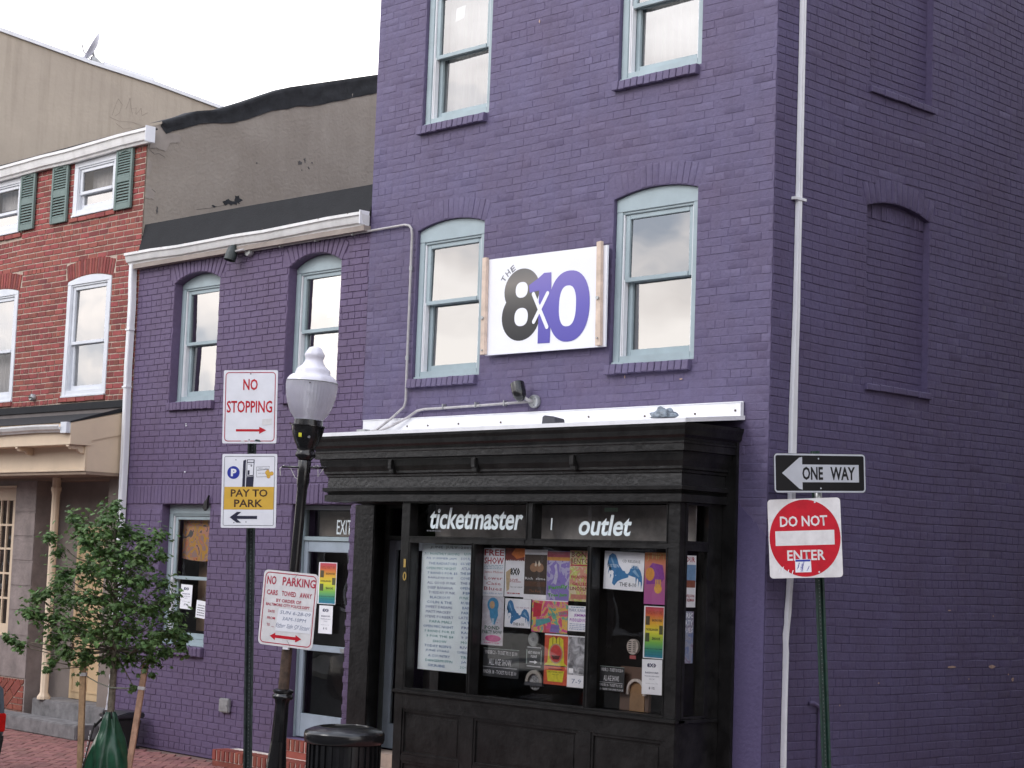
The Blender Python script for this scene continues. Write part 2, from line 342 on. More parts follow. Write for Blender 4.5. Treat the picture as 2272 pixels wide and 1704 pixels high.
def brick_geo(mb, F, b, d, amp, base=-.006, rng=random, rough=.0009, ch=.0032):
    u0, u1, v0, v1 = b; P = []
    for ins, dd in ((0, base), (ch * .25, d * .55), (ch, d)):
        for (a, c, i) in ((u0 + ins, v0 + ins, 0), (u1 - ins, v0 + ins, 1), (u1 - ins, v1 - ins, 2), (u0 + ins, v1 - ins, 3)):
            P.append(F(a + (rng.uniform(-rough, rough) if dd > 0 else 0), c + wav(a, c, amp) + (rng.uniform(-rough, rough) if dd > 0 else 0), dd + (rng.uniform(-rough, rough) * .4 if dd > 0 else 0)))
    f = []
    for k in (0, 4):
        for i in range(4): f.append((k + i, k + (i + 1) % 4, k + 4 + (i + 1) % 4, k + 4 + i))
    f.append((8, 9, 10, 11)); mb.add(P, f)
_unit = {}
def unit_brick(key, m, rng):
    if key not in _unit:
        vs_ = []
        me = []
        for k in range(5):
            mb = MB(); W, H, D = key[1:]
            brick_geo(mb, Fr((0, 0, 0), (1, 0, 0)), (-W / 2, W / 2, -H / 2, H / 2), D, 0, base=-.006, rng=rng)
            mm = bpy.data.meshes.new('brick'); mm.from_pydata(mb.v, [], mb.f); mm.materials.append(m)
            mm.polygons.foreach_set('use_smooth', [True] * len(mm.polygons)); mm.set_sharp_from_angle(angle=R(24)); me.append(mm)
        _unit[key] = me
    return _unit[key]
def brick_field(F, bricks, m, parent, dmin, dmax, amp, nsingle, rng, W, H, stuffname='brick_courses', basez=0, flushp=0.):
    """the nsingle bricks that show largest are objects of their own, the rest one mesh"""
    sc = []
    for i, b in enumerate(bricks):
        c = F((b[0] + b[1]) / 2, (b[2] + b[3]) / 2, 0); x, y, z = pix(c)
        full = (b[1] - b[0]) > W * .93 and (b[3] - b[2]) > H * .9
        if full and -10 < x < 2280 and -10 < y < 1710: sc.append((z, i))
    sc.sort(); single = {i for _, i in sc[:nsingle]}
    rot = Matrix((F.u, -F.n, F.v)).transposed().to_4x4(); key = (m.name, W, H, round((dmin + dmax) / 2, 4)); off = rootloc(parent)
    meshes = unit_brick(key, m, rng) if single else []
    mb = MB(); proto = None
    for i, b in enumerate(bricks):
        flush = rng.random() < flushp
        d = rng.uniform(dmin, dmax) * (.35 if flush else 1)
        if i in single:
            o = bpy.data.objects.new('brick', rng.choice(meshes)) if proto is None else proto.copy()
            if proto is None: proto = o
            else: o.data = rng.choice(meshes)
            C.objects.link(o); o.parent = parent
            uc, vc = (b[0] + b[1]) / 2, (b[2] + b[3]) / 2
            o.matrix_local = Matrix.Translation(F(uc, vc + wav(uc, vc, amp), 0) - off) @ rot @ Matrix.Rotation(rng.uniform(-.008, .008), 4, 'Y') @ Matrix.Diagonal(((b[1] - b[0]) / W, d / key[3], (b[3] - b[2]) / H, 1))
        else: brick_geo(mb, F, b, d, amp, rng=rng)
    return mb.build(stuffname, m, parent, kind='stuff', smooth=True, recalc=False, autos=24)
def arch_bricks(F, u0, u1, vs_, rise, h, m, parent, n, d=.005, name='arch_bricks', rng=random, rows=1, jt=.008):
    hw = (u1 - u0) / 2; c = (u0 + u1) / 2; rad = (hw * hw + rise * rise) / (2 * rise); cv = vs_ + rise - rad; a = math.asin(hw / rad) * 1.04; mb = MB()
    for rw in range(rows):
        r0 = rad + .004 + rw * h / rows; r1 = rad + .004 + (rw + 1) * h / rows - jt
        for i in range(n):
            a0 = -a + 2 * a * i / n + jt / 2 / rad; a1 = -a + 2 * a * (i + 1) / n - jt / 2 / rad; dd = d + rng.uniform(-.0015, .003); e_ = rng.uniform(-.006, .008)
            P = []
            for ins, z in ((0, -.006), (.001, dd * .6), (.005, dd)):
                ia = ins / rad
                for (aa, rr) in ((a0 + ia, r0 + ins), (a1 - ia, r0 + ins), (a1 - ia, r1 - ins + e_), (a0 + ia, r1 - ins + e_)): P.append(F(c + rr * math.sin(aa), cv + rr * math.cos(aa), z))
            f = [(k + q, k + (q + 1) % 4, k + 4 + (q + 1) % 4, k + 4 + q) for k in (0, 4) for q in range(4)] + [(8, 9, 10, 11)]
            mb.add(P, f)
    return mb.build(name, m, parent, kind='stuff', smooth=True, recalc=False, autos=24)
def row_bricks(F, u0, u1, v0, v1, n, d0, d1, m, parent, name='sill_bricks', rng=random, tilt=.0, kind='stuff'):
    mb = MB(); w_ = (u1 - u0) / n
    for i in range(n):
        a, b = u0 + i * w_ + .0035, u0 + (i + 1) * w_ - .0035; dd = d1 + rng.uniform(-.004, .004); vt = v1 + rng.uniform(-.003, .003); vb = v0 + rng.uniform(-.003, .003)
        P = [F(a, vb, d0), F(b, vb, d0), F(b, vt, d0), F(a, vt, d0), F(a, vb, dd - .004), F(b, vb, dd - .004), F(b, vt, dd - .006 - tilt), F(a, vt, dd - .006 - tilt), F(a + .005, vb + .005, dd), F(b - .005, vb + .005, dd), F(b - .005, vt - .006, dd - tilt), F(a + .005, vt - .006, dd - tilt)]
        mb.add(P, [(k + q, k + (q + 1) % 4, k + 4 + (q + 1) % 4, k + 4 + q) for k in (0, 4) for q in range(4)] + [(8, 9, 10, 11)])
    mb.box(F, u0 + .004, u1 - .004, v0 + .006, v1 - .006, d0, d1 - .008 - tilt)
    return mb.build(name, m, parent, kind=kind, smooth=True, recalc=False, autos=24)

def window(F, parent, u0, u1, v0, vsp, rise, dep, cas, m, vm, gm, sash=.05, headv=None, blind=None, track=True, bot=None, low_d=.035, name='window', label=None, panes=None, bl_from=0., gmlow=None):
    """double-hung window in an opening; returns the frame"""
    d = -dep; g = .002; hv = headv if headv is not None else vsp - .05; bt = bot if bot is not None else cas
    f = MB()
    f.box(F, u0 + g, u0 + cas, v0 + g, hv, d - .10, d); f.box(F, u1 - cas, u1 - g, v0 + g, hv, d - .10, d)
    f.box(F, u0 + cas, u1 - cas, v0 + g, v0 + bt, d - .10, d - .004)
    f.box(F, u0 - .0 + g, u1 - g, v0 + g, v0 + .025, d - .004, d + .018)
    if rise: f.prism(F, [(u0 + g, hv), (u1 - g, hv)] + [(a, b - .003) for a, b in arc(u0 + g, u1 - g, vsp, rise)][::-1], d - .10, d + .001)
    else: f.box(F, u0 + g, u1 - g, hv, vsp - g, d - .10, d + .001)
    f.box(F, u0 + cas, u1 - cas, hv - .022, hv, d - .06, d - .012)
    W = f.build(name, m, parent, label=label, bevel=.004)
    a, b = u0 + cas, u1 - cas; lo, hi = v0 + bt, hv - .022
    if track:
        t = MB(); t.box(F, a + .001, a + .012, lo, hi - .001, d - .05, d - .012); t.build('window_track', WHITE if m is TRIM else m, W); t = MB(); t.box(F, b - .012, b - .001, lo, hi - .001, d - .05, d - .012); t.build('window_track', WHITE if m is TRIM else m, W); t = MB(); t.box(F, a + .016, a + .024, lo, vm, d - .07, d - .02); t.build('screen_track', WHITE if m is TRIM else m, W)
        a += .013; b -= .013
    for nm, l_, h_, dd in (('upper_sash', vm - .02, hi - .002, d - .03), ('lower_sash', lo + .002, vm + .018, d - .03 - low_d)):
        s_ = MB(); tt = sash if nm == 'upper_sash' else sash * 1.1
        s_.box(F, a + .001, a + tt, l_, h_, dd - .03, dd); s_.box(F, b - tt, b - .001, l_, h_, dd - .03, dd)
        s_.box(F, a + tt, b - tt, h_ - (.04 if nm == 'upper_sash' else .038), h_, dd - .03, dd + .002); s_.box(F, a + tt, b - tt, l_, l_ + (.038 if nm == 'upper_sash' else .06), dd - .03, dd + (.006 if nm == 'upper_sash' else .002))
        S = s_.build(nm, m, W, bevel=.003)
        p = MB(); ti = random.uniform(-.007, .007); tj = random.uniform(-.008, .008)
        pa, pb, pl, ph = a + tt - .004, b - tt + .004, l_ + .03, h_ - .03
        p.add([F(pa, pl, dd - .018 + ti), F(pb, pl, dd - .018 - ti), F(pb, ph, dd - .018 - ti + tj), F(pa, ph, dd - .018 + ti + tj)], [(0, 1, 2, 3)])
        # panes are third-level parts of the frame, beside their sash
        p.build('glass_pane', (gmlow or gm) if nm == 'lower_sash' else gm, W, recalc=False)
    if blind:
        bb = MB(); n = 24; ub, vb0, vb1 = (a + .01, b - .01), (lo + bl_from * (hi - lo)), hi
        for i in range(n):
            x0 = ub[0] + (ub[1] - ub[0]) * i / n; x1 = ub[0] + (ub[1] - ub[0]) * (i + 1) / n; z0 = d - .20 + .012 * math.sin(i * 1.9); z1 = d - .20 + .012 * math.sin((i + 1) * 1.9)
            bb.add([F(x0, vb0, z0), F(x1, vb0, z1), F(x1, vb1, z1), F(x0, vb1, z0)], [(0, 1, 2, 3)])
        bb.build('curtain', blind, W, recalc=False)
    return W

# ================================================================== SETTING
KERB = -3.0
mb = MB(); mb.box(WORLD, -300, 300, -300, 300, -.6, -.13); mb.build('ground', ASPH, kind='structure')
mb = MB(); mb.quad(WORLD, [(-80, -10.2), (80, -10.2), (80, KERB - .15), (-80, KERB - .15)], -.126); mb.build('road', ASPH, kind='structure')
mb = MB(); mb.quad(WORLD, [(1.3, KERB - .15), (4.6, KERB - .15), (4.6, 40), (1.3, 40)], -.120); mb.build('alley_road', ASPH, kind='structure')
for i, (a, b) in enumerate(((-60, 1.3), (4.6, 60))):
    mb = MB(); mb.box(WORLD, a, b, KERB - .15, KERB, -.2, .0); mb.build('kerb', CONC, kind='structure', bevel=.015)
mb = MB(); mb.box(WORLD, -60, 60, -13.5, -10.2, -.2, .0); mb.build('far_pavement', CONC, kind='structure')
mb = MB(); mb.box(WORLD, -60, 1.3, KERB + .002, 0.6, -.2, -.012); mb.box(WORLD, .0, 1.3, .6, 40, -.2, -.012); mb.box(WORLD, 4.6, 60, KERB + .002, 40, -.2, -.004)
side_walk = mb.build('sidewalk', SAND, kind='structure')
# herringbone pavers
rng = random.Random(3)
pv = []
L, Wd = .2, .1
for i in range(-80, 150):
    for j in range(-80, 150):
        x = (i + j) * Wd; y = (j - i) * Wd
        # herringbone generator on a 45 degree lattice
for i in range(-130, 130):
    for k in range(-60, 60):
        bx = i * Wd + k * 2 * L; by = i * Wd
        for (cx, cy, hor) in ((bx + L / 2, by + Wd / 2, True), (bx - Wd / 2 + 0, by + L / 2 + 0, False)):
            a = R(45); X = cx * math.cos(a) - cy * math.sin(a) - 6; Y = cx * math.sin(a) + cy * math.cos(a) - 1.5
            if -13.8 < X < 1.15 and KERB + .13 < Y < -.13: pv.append((X, Y, hor))
pts = sorted(pv, key=lambda t: pix((t[0], t[1], 0))[2] if (pix((t[0], t[1], 0))[1] < 1720 and pix((t[0], t[1], 0))[0] > -20) else 999)
pmeshes = []
for k in range(4):
    m_ = MB(); h = .048; P = []
    for ins, z in ((0, -.03), (.0, -.004), (.004, 0)):
        for a, b in ((-L / 2 + .003 + ins, -Wd / 2 + .003 + ins), (L / 2 - .003 - ins, -Wd / 2 + .003 + ins), (L / 2 - .003 - ins, Wd / 2 - .003 - ins), (-L / 2 + .003 + ins, Wd / 2 - .003 - ins)): P.append((a, b, z + (rng.uniform(-.001, .001) if z > -.02 else 0)))
    m_.add(P, [(q + r, q + (r + 1) % 4, q + 4 + (r + 1) % 4, q + 4 + r) for q in (0, 4) for r in range(4)] + [(8, 9, 10, 11)])
    me = bpy.data.meshes.new('paver'); me.from_pydata(m_.v, [], m_.f); me.materials.append(PAVER); pmeshes.append(me)
rest = MB()
for n_, (X, Y, hor) in enumerate(pts):
    ang = R(45) + (0 if hor else R(90)); z = rng.uniform(-.003, .003)
    if n_ < 300:
        o = bpy.data.objects.new('paver', rng.choice(pmeshes)); C.objects.link(o); o.parent = side_walk; o.location = (X, Y, z); o.rotation_euler = (0, 0, ang)
    else:
        src = rng.choice(pmeshes); mt = Matrix.Translation((X, Y, z)) @ Matrix.Rotation(ang, 4, 'Z')
        rest.add([mt @ v.co for v in src.vertices], [tuple(p.vertices) for p in src.polygons])
rest.build('paver_field', PAVER, side_walk, kind='stuff', recalc=False)

# ================================================================== TALL PURPLE BUILDING
rng = random.Random(11)
tall = thing('corner_building', 'tall purple painted brick corner building with black shopfront and pale blue windows', 'building', (-2.5, 5, 0))
FOPS = [(-4.335, -3.385, 3.91, 5.362, .075, .28), (-1.742, -.795, 3.91, 5.362, .065, .28), (-4.335, -3.385, 6.40, 7.85, .075, .28), (-1.742, -.795, 6.41, 7.86, .065, .28)]
AL, AR = -5.055, 0.
wf = MB()
holes = FOPS + [(-5.03, -.435, .0, 2.72, 0, .02)]
wall_sheet(wf, FRONT, AL, AR - .002, 0, 9.6, holes)
wf.build('front_wall', PURPLE, tall, recalc=False)
SOPS = [(1.285, 2.237, 3.80, 5.325, .075, .065), (1.285, 2.245, 6.365, 7.82, .075, .065)]
ws = MB(); wall_sheet(ws, SIDE, 0, 12, 0, 9.6, SOPS)
for a, b, c, d, r, dp in SOPS: ws.quad(SIDE, [(a, c), (b, c), (b, d + r), (a, d + r)], -.062)
sidewall = ws.build('side_wall', PURPLE_S, tall, recalc=False)
bk = MB(); bk.add([(AL, 0, 0), (AL, 12, 0), (AL, 12, 9.6), (AL, 0, 9.6)], [(0, 1, 2, 3)]); bk.add([(AL, 12, 0), (0, 12, 0), (0, 12, 9.6), (AL, 12, 9.6)], [(0, 1, 2, 3)]); bk.add([(AL, 0, 9.6), (0, 0, 9.6), (0, 12, 9.6), (AL, 12, 9.6)], [(0, 1, 2, 3)])
bk.build('rear_wall', PURPLE, tall, recalc=False)
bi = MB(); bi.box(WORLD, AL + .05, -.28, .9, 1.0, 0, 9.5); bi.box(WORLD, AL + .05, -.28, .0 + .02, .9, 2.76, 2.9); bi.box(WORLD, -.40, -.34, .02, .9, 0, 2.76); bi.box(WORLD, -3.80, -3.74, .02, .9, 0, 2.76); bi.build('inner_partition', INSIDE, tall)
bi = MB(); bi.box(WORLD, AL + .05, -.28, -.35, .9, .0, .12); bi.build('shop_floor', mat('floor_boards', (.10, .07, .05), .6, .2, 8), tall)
def blocker(ops, extra=()):
    def f(lo, hi):
        r = []; mid = (lo + hi) / 2
        for a, b, c, d, rs, ah, ex in ops:
            if hi > c + .002 and lo < d: r.append((a, b))
            elif rs and hi > d and lo < d + rs + ah:
                hw = (b - a) / 2; cc = (a + b) / 2; rad = (hw * hw + rs * rs) / (2 * rs); cv = d + rs - rad; ro = rad + ah; am = math.asin(hw / rad) * 1.04
                um = ro * math.sin(am); ztop = cv + ro * math.cos(am)
                if mid < ztop: r.append((cc - um, cc + um))
                else:
                    q = ro * ro - (mid - cv) ** 2
                    if q > 0: r.append((cc - math.sqrt(q), cc + math.sqrt(q)))
        for a, b, c, d in extra:
            if hi > c and lo < d: r.append((a, b))
        return r
    return f
blk = blocker([(a, b, c, d, r, .205, 0) for a, b, c, d, r, dp in FOPS], [(-4.37, -3.40, 3.83, 3.93), (-1.77, -.82, 3.83, 3.93), (-4.37, -3.40, 6.31, 6.41), (-1.76, -.81, 6.32, 6.42), (-5.0, -.27, 0, 3.40)])
bf = lay(AL, -.004, 0, 9.6, blk, .0690, .205, .0045, 6, rng, 0)
sblk = blocker([(a, b, c, d, r, .20, 0) for a, b, c, d, r, dp in SOPS], [(1.28, 2.26, 3.75, 3.80), (1.28, 2.26, 6.31, 6.37)])
bs = lay(.002, 6.5, 0, 9.6, sblk, .0700, .205, .0055, 6, rng, 0)
brick_field(SIDE, bs, PURPLE_S, tall, .0035, .0060, .007, 150, rng, .199, .0645, 'side_brick_courses', flushp=.10)
brick_field(FRONT, bf, PURPLE, tall, .0022, .0040, .006, 150, rng, .200, .0645, 'front_brick_courses', flushp=.45)
for a, b, c, d, r, dp in FOPS: arch_bricks(FRONT, a, b, d, r, .20, PURPLE, tall, 15, .0025, rng=rng)
for a, b, c, d, r, dp in SOPS:
    arch_bricks(SIDE, a, b, d, r, .20, PURPLE_S, tall, 13, .0035, rng=rng)
    F2 = Fr((-.062, 0, 0), (0, 1, 0)); g_ = lay(a + .002, b - .002, c, d - .09, lambda lo, hi: [], .0685, .205, .008, 0, rng, c)
    fb = MB()
    for q in g_: brick_geo(fb, F2, q, rng.uniform(.004, .006), .003, rng=rng)
    fb.build('infill_bricks', PURPLE_S, tall, kind='stuff', smooth=True, recalc=False, autos=24)
    row_bricks(F2, a + .004, b - .004, d - .085, d + r * .55, 13, -.002, .008, PURPLE_S, tall, 'infill_bricks', rng)
    row_bricks(SIDE, a - .0, b + .03, c - .055, c, 5, -.01, .032, PURPLE_S, tall, 'sill_bricks', rng)
for i, (a, b, c, d, r, dp) in enumerate(FOPS):
    vm = 4.652 + (2.435 if i > 1 else 0)
    lab = ['lower left window, reflecting pale cloud', 'lower right window, reflecting grey and cream cloud', 'upper left window with a small paper in it', 'upper right window, dull grey reflection'][i]
    W = window(FRONT, tall, a, b, c, d, r, .035, .075, TRIM, vm, GLASS_T, headv=d - .115, blind=CURT if i in (2, 3) else None, label=lab, low_d=.05)
    row_bricks(FRONT, a - .03, b - .02, c - .085, c - .002, 13, -.01, .055, PURPLE, tall, 'sill_bricks', rng, tilt=.01)
    if i == 2:
        mb = MB(); mb.quad(FRONT, [(-4.02, 7.42), (-3.90, 7.44), (-3.88, 7.56), (-4.01, 7.55)], -.10); mb.build('paper_note', SWHITE, W, recalc=False)
# bare paint flakes with real outlines
for F, lst in ((SIDE, [(2.66, 1.408, .16, .022), (3.33, 1.405, .12, .035), (3.70, 1.285, .05, .04), (3.62, 1.33, .03, .02), (2.62, 1.905, .05, .012), (1.0, 1.12, .02, .02), (3.35, 1.86, .02, .02), (1.55, 1.29, .03, .015), (2.95, 1.30, .02, .015)]), (FRONT, [(-2.742, 7.15, .018, .035), (-.92, 3.75, .04, .012), (-1.55, 3.8, .012, .03)])):
    fm = MB()
    for u, v, w_, h in lst:
        n = 9; fm.quad(F, [(u + w_ / 2 * math.cos(k * 2 * math.pi / n) * rng.uniform(.65, 1.15), v + h / 2 * math.sin(k * 2 * math.pi / n) * rng.uniform(.6, 1.2)) for k in range(n)], .0125 if F is SIDE else .009)
    fm.build('paint_flakes', BARE, tall, recalc=False, kind='stuff')

# a smoother, bluer coat rolled over the low part of the corner
cb = MB(); n_ = 14; pts_ = [(-.286, .0), (-.004, .0)] + [(-.004 - .282 * k / n_, 2.72 + .05 * noise.noise(Vector((k * .9, 2, 0))) - .25 * (1 - k / n_)) for k in range(n_ + 1)]
cb.prism(FRONT, pts_, -.001, .0046); cb.build('repainted_corner', painted('fresh_violet_paint', (.092, .076, .158), (.082, .067, .142)), tall)
# ---- shopfront (part of the corner building)
BF = -.55      # bay face
def Y(y): return Fr((0, y, 0), (1, 0, 0))
B_ = Y(BF)
sf = MB()
# cornice profile swept round front and both returns: (out, z) where out = projection beyond bay face
prof = [(.0, 2.70), (.045, 2.705), (.045, 2.765), (.02, 2.775), (.035, 2.79), (.060, 2.80), (.062, 2.83), (.028, 2.838), (.022, 2.93), (.035, 2.937), (.035, 2.955), (.055, 2.965), (.055, 2.985), (.075, 3.03), (.088, 3.085), (.088, 3.10), (.125, 3.102), (.125, 3.155), (.133, 3.16), (.133, 3.172), (.120, 3.178), (.128, 3.20), (.152, 3.222), (.160, 3.26), (.175, 3.29), (.178, 3.315)]
XL, XR = -4.80, -.425
rings = []
for o_, z in prof: rings.append([(XL - o_, .0, z), (XL - o_, BF - o_, z), (XR + o_, BF - o_, z), (XR + o_, .0, z)])
b0 = len(sf.v)
for r_ in rings: sf.v += [Vector(p) for p in r_]
for i in range(len(rings) - 1):
    for k in range(3): sf.f.append([b0 + i * 4 + k, b0 + i * 4 + k + 1, b0 + (i + 1) * 4 + k + 1, b0 + (i + 1) * 4 + k])
shop = sf.build('shopfront', BLACK, tall, label='black painted shopfront with deep cornice, ticket windows and posters', recalc=True)
mb = MB()   # underside and frieze backing
mb.box(WORLD, XL + .002, XR - .002, BF + .004, -.004, 2.704, 2.74); mb.build('soffit', BLACK, shop)
mb = MB(); Yt = BF - .178; XLt, XRt = XL - .178, XR + .178   # roof and white metal edging
mb.add([(XLt, Yt, 3.335), (XRt, Yt, 3.335), (XRt, .0, 3.41), (XLt, .0, 3.41)], [(0, 1, 2, 3)]); mb.build('bay_roof', WHITE, shop, recalc=False)
mb = MB(); P = [(XLt - .006, 0), (XLt - .006, Yt - .006), (XRt + .006, Yt - .006), (XRt + .006, 0)]
for k in range(3):
    (x0, y0), (x1, y1) = P[k], P[k + 1]; z = lambda y: 3.335 + .075 * (y - Yt) / (-Yt)
    mb.add([(x0, y0, z(y0) - .022), (x1, y1, z(y1) - .022), (x1, y1, z(y1) + .012), (x0, y0, z(y0) + .012)], [(0, 1, 2, 3)])
    mb.add([(x0, y0, z(y0) + .012), (x1, y1, z(y1) + .012), (x1 * .999, y1 + .02 if k == 1 else y1, z(y1) + .008), (x0 * .999, y0 + .02 if k == 1 else y0, z(y0) + .008)], [(0, 1, 2, 3)])
mb.build('metal_drip_edge', WHITE, shop, recalc=False)
mb = MB(); mb.box(FRONT, -5.02, -.25, 3.405, 3.530, .010, .016); mb.box(FRONT, -5.02, -.25, 3.530, 3.537, .008, .022); mb.box(FRONT, -.256, -.25, 3.40, 3.53, .016, .05); mb.build('wall_flashing', WHITE, shop)
for x in (-4.35, -4.05, -3.62, -3.05, -2.46, -1.95, -1.30, -.75, -.33): 
    mb = MB(); mb.disc(FRONT, x, 3.46 + rng.uniform(-.008, .008), .009, .009, .016, .022, 10); mb.build('flashing_bolt', RUST, shop)
for x in (-3.84, -2.72, -1.53):
    mb = MB(); mb.box(B_, x - .035, x + .035, 2.96, 3.07, .03, .085); mb.box(B_, x - .028, x + .028, 3.00, 3.085, .085, .105); mb.build('cornice_bracket', BLACK, shop, bevel=.006)
# rails, stiles
fr = MB(); fd0, fd1 = -.10, .0
def bx(a, b, c, d, e0=fd0, e1=fd1): fr.box(B_, a, b, c, d, e0, e1)
bx(-3.755, -3.640, .10, 2.703); bx(-3.640, -.43, 2.695, 2.703)
bx(-3.640, -2.145, 2.336, 2.384); bx(-2.145, -2.045, 2.336, 2.695); bx(-2.045, -.43, 2.336, 2.384)
bx(-.550, -.422, 1.0, 2.336); bx(-.555, -.422, 2.384, 2.695)
bx(-3.640, -3.610, 1.03, 2.336); bx(-2.800, -2.755, 1.03, 2.336); bx(-1.40, -1.352, 1.03, 2.336)
fr.build('window_framing', BLACK, shop, bevel=.004)
mb = MB(); mb.box(B_, -3.775, -.405, .985, 1.012, -.10, .022); mb.box(B_, -3.64, -.43, 1.012, 1.03, -.10, .004); mb.build('shop_sill', BLACK, shop, bevel=.004)
mb = MB()   # beads around every light
def bead(m_, F, a, b, c, d, t=.016, o0=.0, o1=.008):
    m_.box(F, a, b, c, c + t, o0, o1); m_.box(F, a, b, d - t, d, o0, o1); m_.box(F, a, a + t, c + t, d - t, o0, o1); m_.box(F, b - t, b, c + t, d - t, o0, o1)
for a, b, c, d in ((-3.645, -2.120, 2.379, 2.703), (-2.068, -.548, 2.379, 2.703), (-3.625, -2.790, 1.022, 2.345), (-2.775, -1.392, 1.022, 2.345), (-1.372, -.545, 1.022, 2.345)): bead(mb, B_, a, b, c, d, .013)
mb.build('glazing_bead', BLACK, shop, bevel=.003)
# stall riser with sunk panels
mb = MB(); mb.box(B_, -3.752, -.526, 0, .985, -.10, -.022)
for a, b, c, d in ((-3.752, -3.64, .12, .84), (-2.865, -2.70, .12, .84), (-1.46, -1.31, .12, .84), (-.55, -.4255, .12, .84), (-3.752, -.4255, .84, .985), (-3.752, -.4255, 0, .12), (-3.639, -2.866, .385, .44), (-2.699, -1.461, .385, .44), (-1.309, -.551, .385, .44)):
    mb.box(B_, a, b, c, d, -.0215, -.001 - (.0006 if c == .385 else 0))
mb.build('stall_riser', BLACK, shop, bevel=.003)
for a, b in ((-3.64, -2.865), (-2.70, -1.46), (-1.31, -.55)):
    for c, d in ((.44, .84), (.12, .385)):
        mb = MB(); bead(mb, B_, a + .001, b - .001, c + .001, d - .001, .022, -.021, -.008); mb.box(B_, a + .05, b - .05, c + .045, d - .045, -.021, -.017); mb.build('riser_panel', BLACK, shop, bevel=.003)
# right return of the bay
RF = Fr((-.425, 0, 0), (0, 1, 0))
mb = MB(); mb.box(RF, BF + .0, -.001, 0, .984, -.10, .0); mb.box(RF, BF + .001, -.485, 1.012, 2.703, -.10, 0); mb.box(RF, -.20, -.001, 1.012, 2.703, -.10, 0); mb.box(RF, -.485, -.20, 2.335, 2.39, -.10, 0); mb.box(RF, BF + .02, -.05, .985, 1.012, -.10, .02)
mb.build('bay_return', BLACK, shop, bevel=.003)
mb = MB(); bead(mb, RF, -.49, -.195, 1.02, 2.34); bead(mb, RF, -.49, -.195, 2.385, 2.70); mb.build('glazing_bead', BLACK, shop)
mb = MB(); mb.box(FRONT, -.422, -.29, 0, 3.33, .001, .035); mb.build('wall_board', BLACK, shop, bevel=.003)
# left return of the bay (towards the recessed door)
LF = Fr((-3.752, 0, 0), (0, -1, 0))
mb = MB(); mb.box(LF, .0, .549, 0, .985, -.06, 0.); mb.box(LF, .0, .549, 2.40, 2.703, -.06, 0); mb.box(LF, .0, .08, .985, 2.4, -.06, 0); mb.build('bay_return', BLACK, shop)
# glass of the bay
G = Y(BF + .10)
for a, b, c, d, lab in ((-3.63, -2.15, 2.385, 2.695, 'left transom pane'), (-2.05, -.55, 2.385, 2.695, 'right transom pane'), (-3.61, -2.80, 1.03, 2.336, 'narrow left shop window pane'), (-2.755, -1.40, 1.03, 2.336, 'wide middle shop window pane'), (-1.352, -.55, 1.03, 2.336, 'right shop window pane')):
    mb = MB(); mb.quad(G, [(a - .005, c - .005), (b + .005, c - .005), (b + .005, d + .005), (a - .005, d + .005)], random.uniform(-.001, .001)); mb.build('glass_pane', GLASS_S, shop, label=lab, recalc=False)
for c, d in ((1.03, 2.335), (2.39, 2.69)):
    mb = MB(); mb.quad(RF, [(-.49, c), (-.195, c), (-.195, d), (-.49, d)], -.05); mb.build('glass_pane', GLASS_S, shop, recalc=False)
# transom backing seen through the glass
mb = MB(); mb.box(Y(BF + .28), -3.60, -.50, 2.40, 2.69, -.01, 0); mb.build('transom_backing', mat('dusty_grey_board', (.30, .28, .265), .8, .25, 3), shop)
GT = Y(BF + .09)
text('ticketmaster', GT, -2.862, 2.560, 1.20, .192, LWHITE, shop, .004, bold=.022, shear=.2, name='lettering', res=5)
text('outlet', GT, -1.305, 2.515, .59, .170, LWHITE, shop, .004, bold=.022, shear=.2, name='lettering', res=5)
mb = MB(); mb.quad(GT, [(-1.93, 2.47), (-1.915, 2.47), (-1.91, 2.57), (-1.925, 2.57)], .003); mb.build('white_tape', LWHITE, shop, recalc=False)
mb = MB(); mb.quad(Y(BF + .2), [(-1.42, 2.632), (-1.27, 2.632), (-1.27, 2.665), (-1.42, 2.665)]); mb.build('green_paper_slip', pm(.35, .50, .38), shop, recalc=False)
mb = MB()
for k in range(9): mb.quad(GT, [(-3.50 + k * .022, 2.44), (-3.488 + k * .022, 2.44), (-3.488 + k * .022, 2.452), (-3.50 + k * .022, 2.452)], .003)
mb.build('small_print', SGREY, shop, recalc=False)
text('1', B_, -3.682, 2.146, .030, .075, GOLD, shop, .006, 'house_number', .02); text('0', B_, -3.676, 2.028, .052, .082, GOLD, shop, .006, 'house_number', .02)
mb = MB(); mb.box(FRONT, -5.045, -4.735, .0, 2.70, .004, .045); mb.box(FRONT, -5.035, -4.745, .0, 2.695, .045, .052); mb.build('door_pilaster', BLACK, shop, bevel=.004)
mb = MB(); mb.lathe((-3.98, .30, 2.2), [(.001, 0), (.001, .01)], 4)
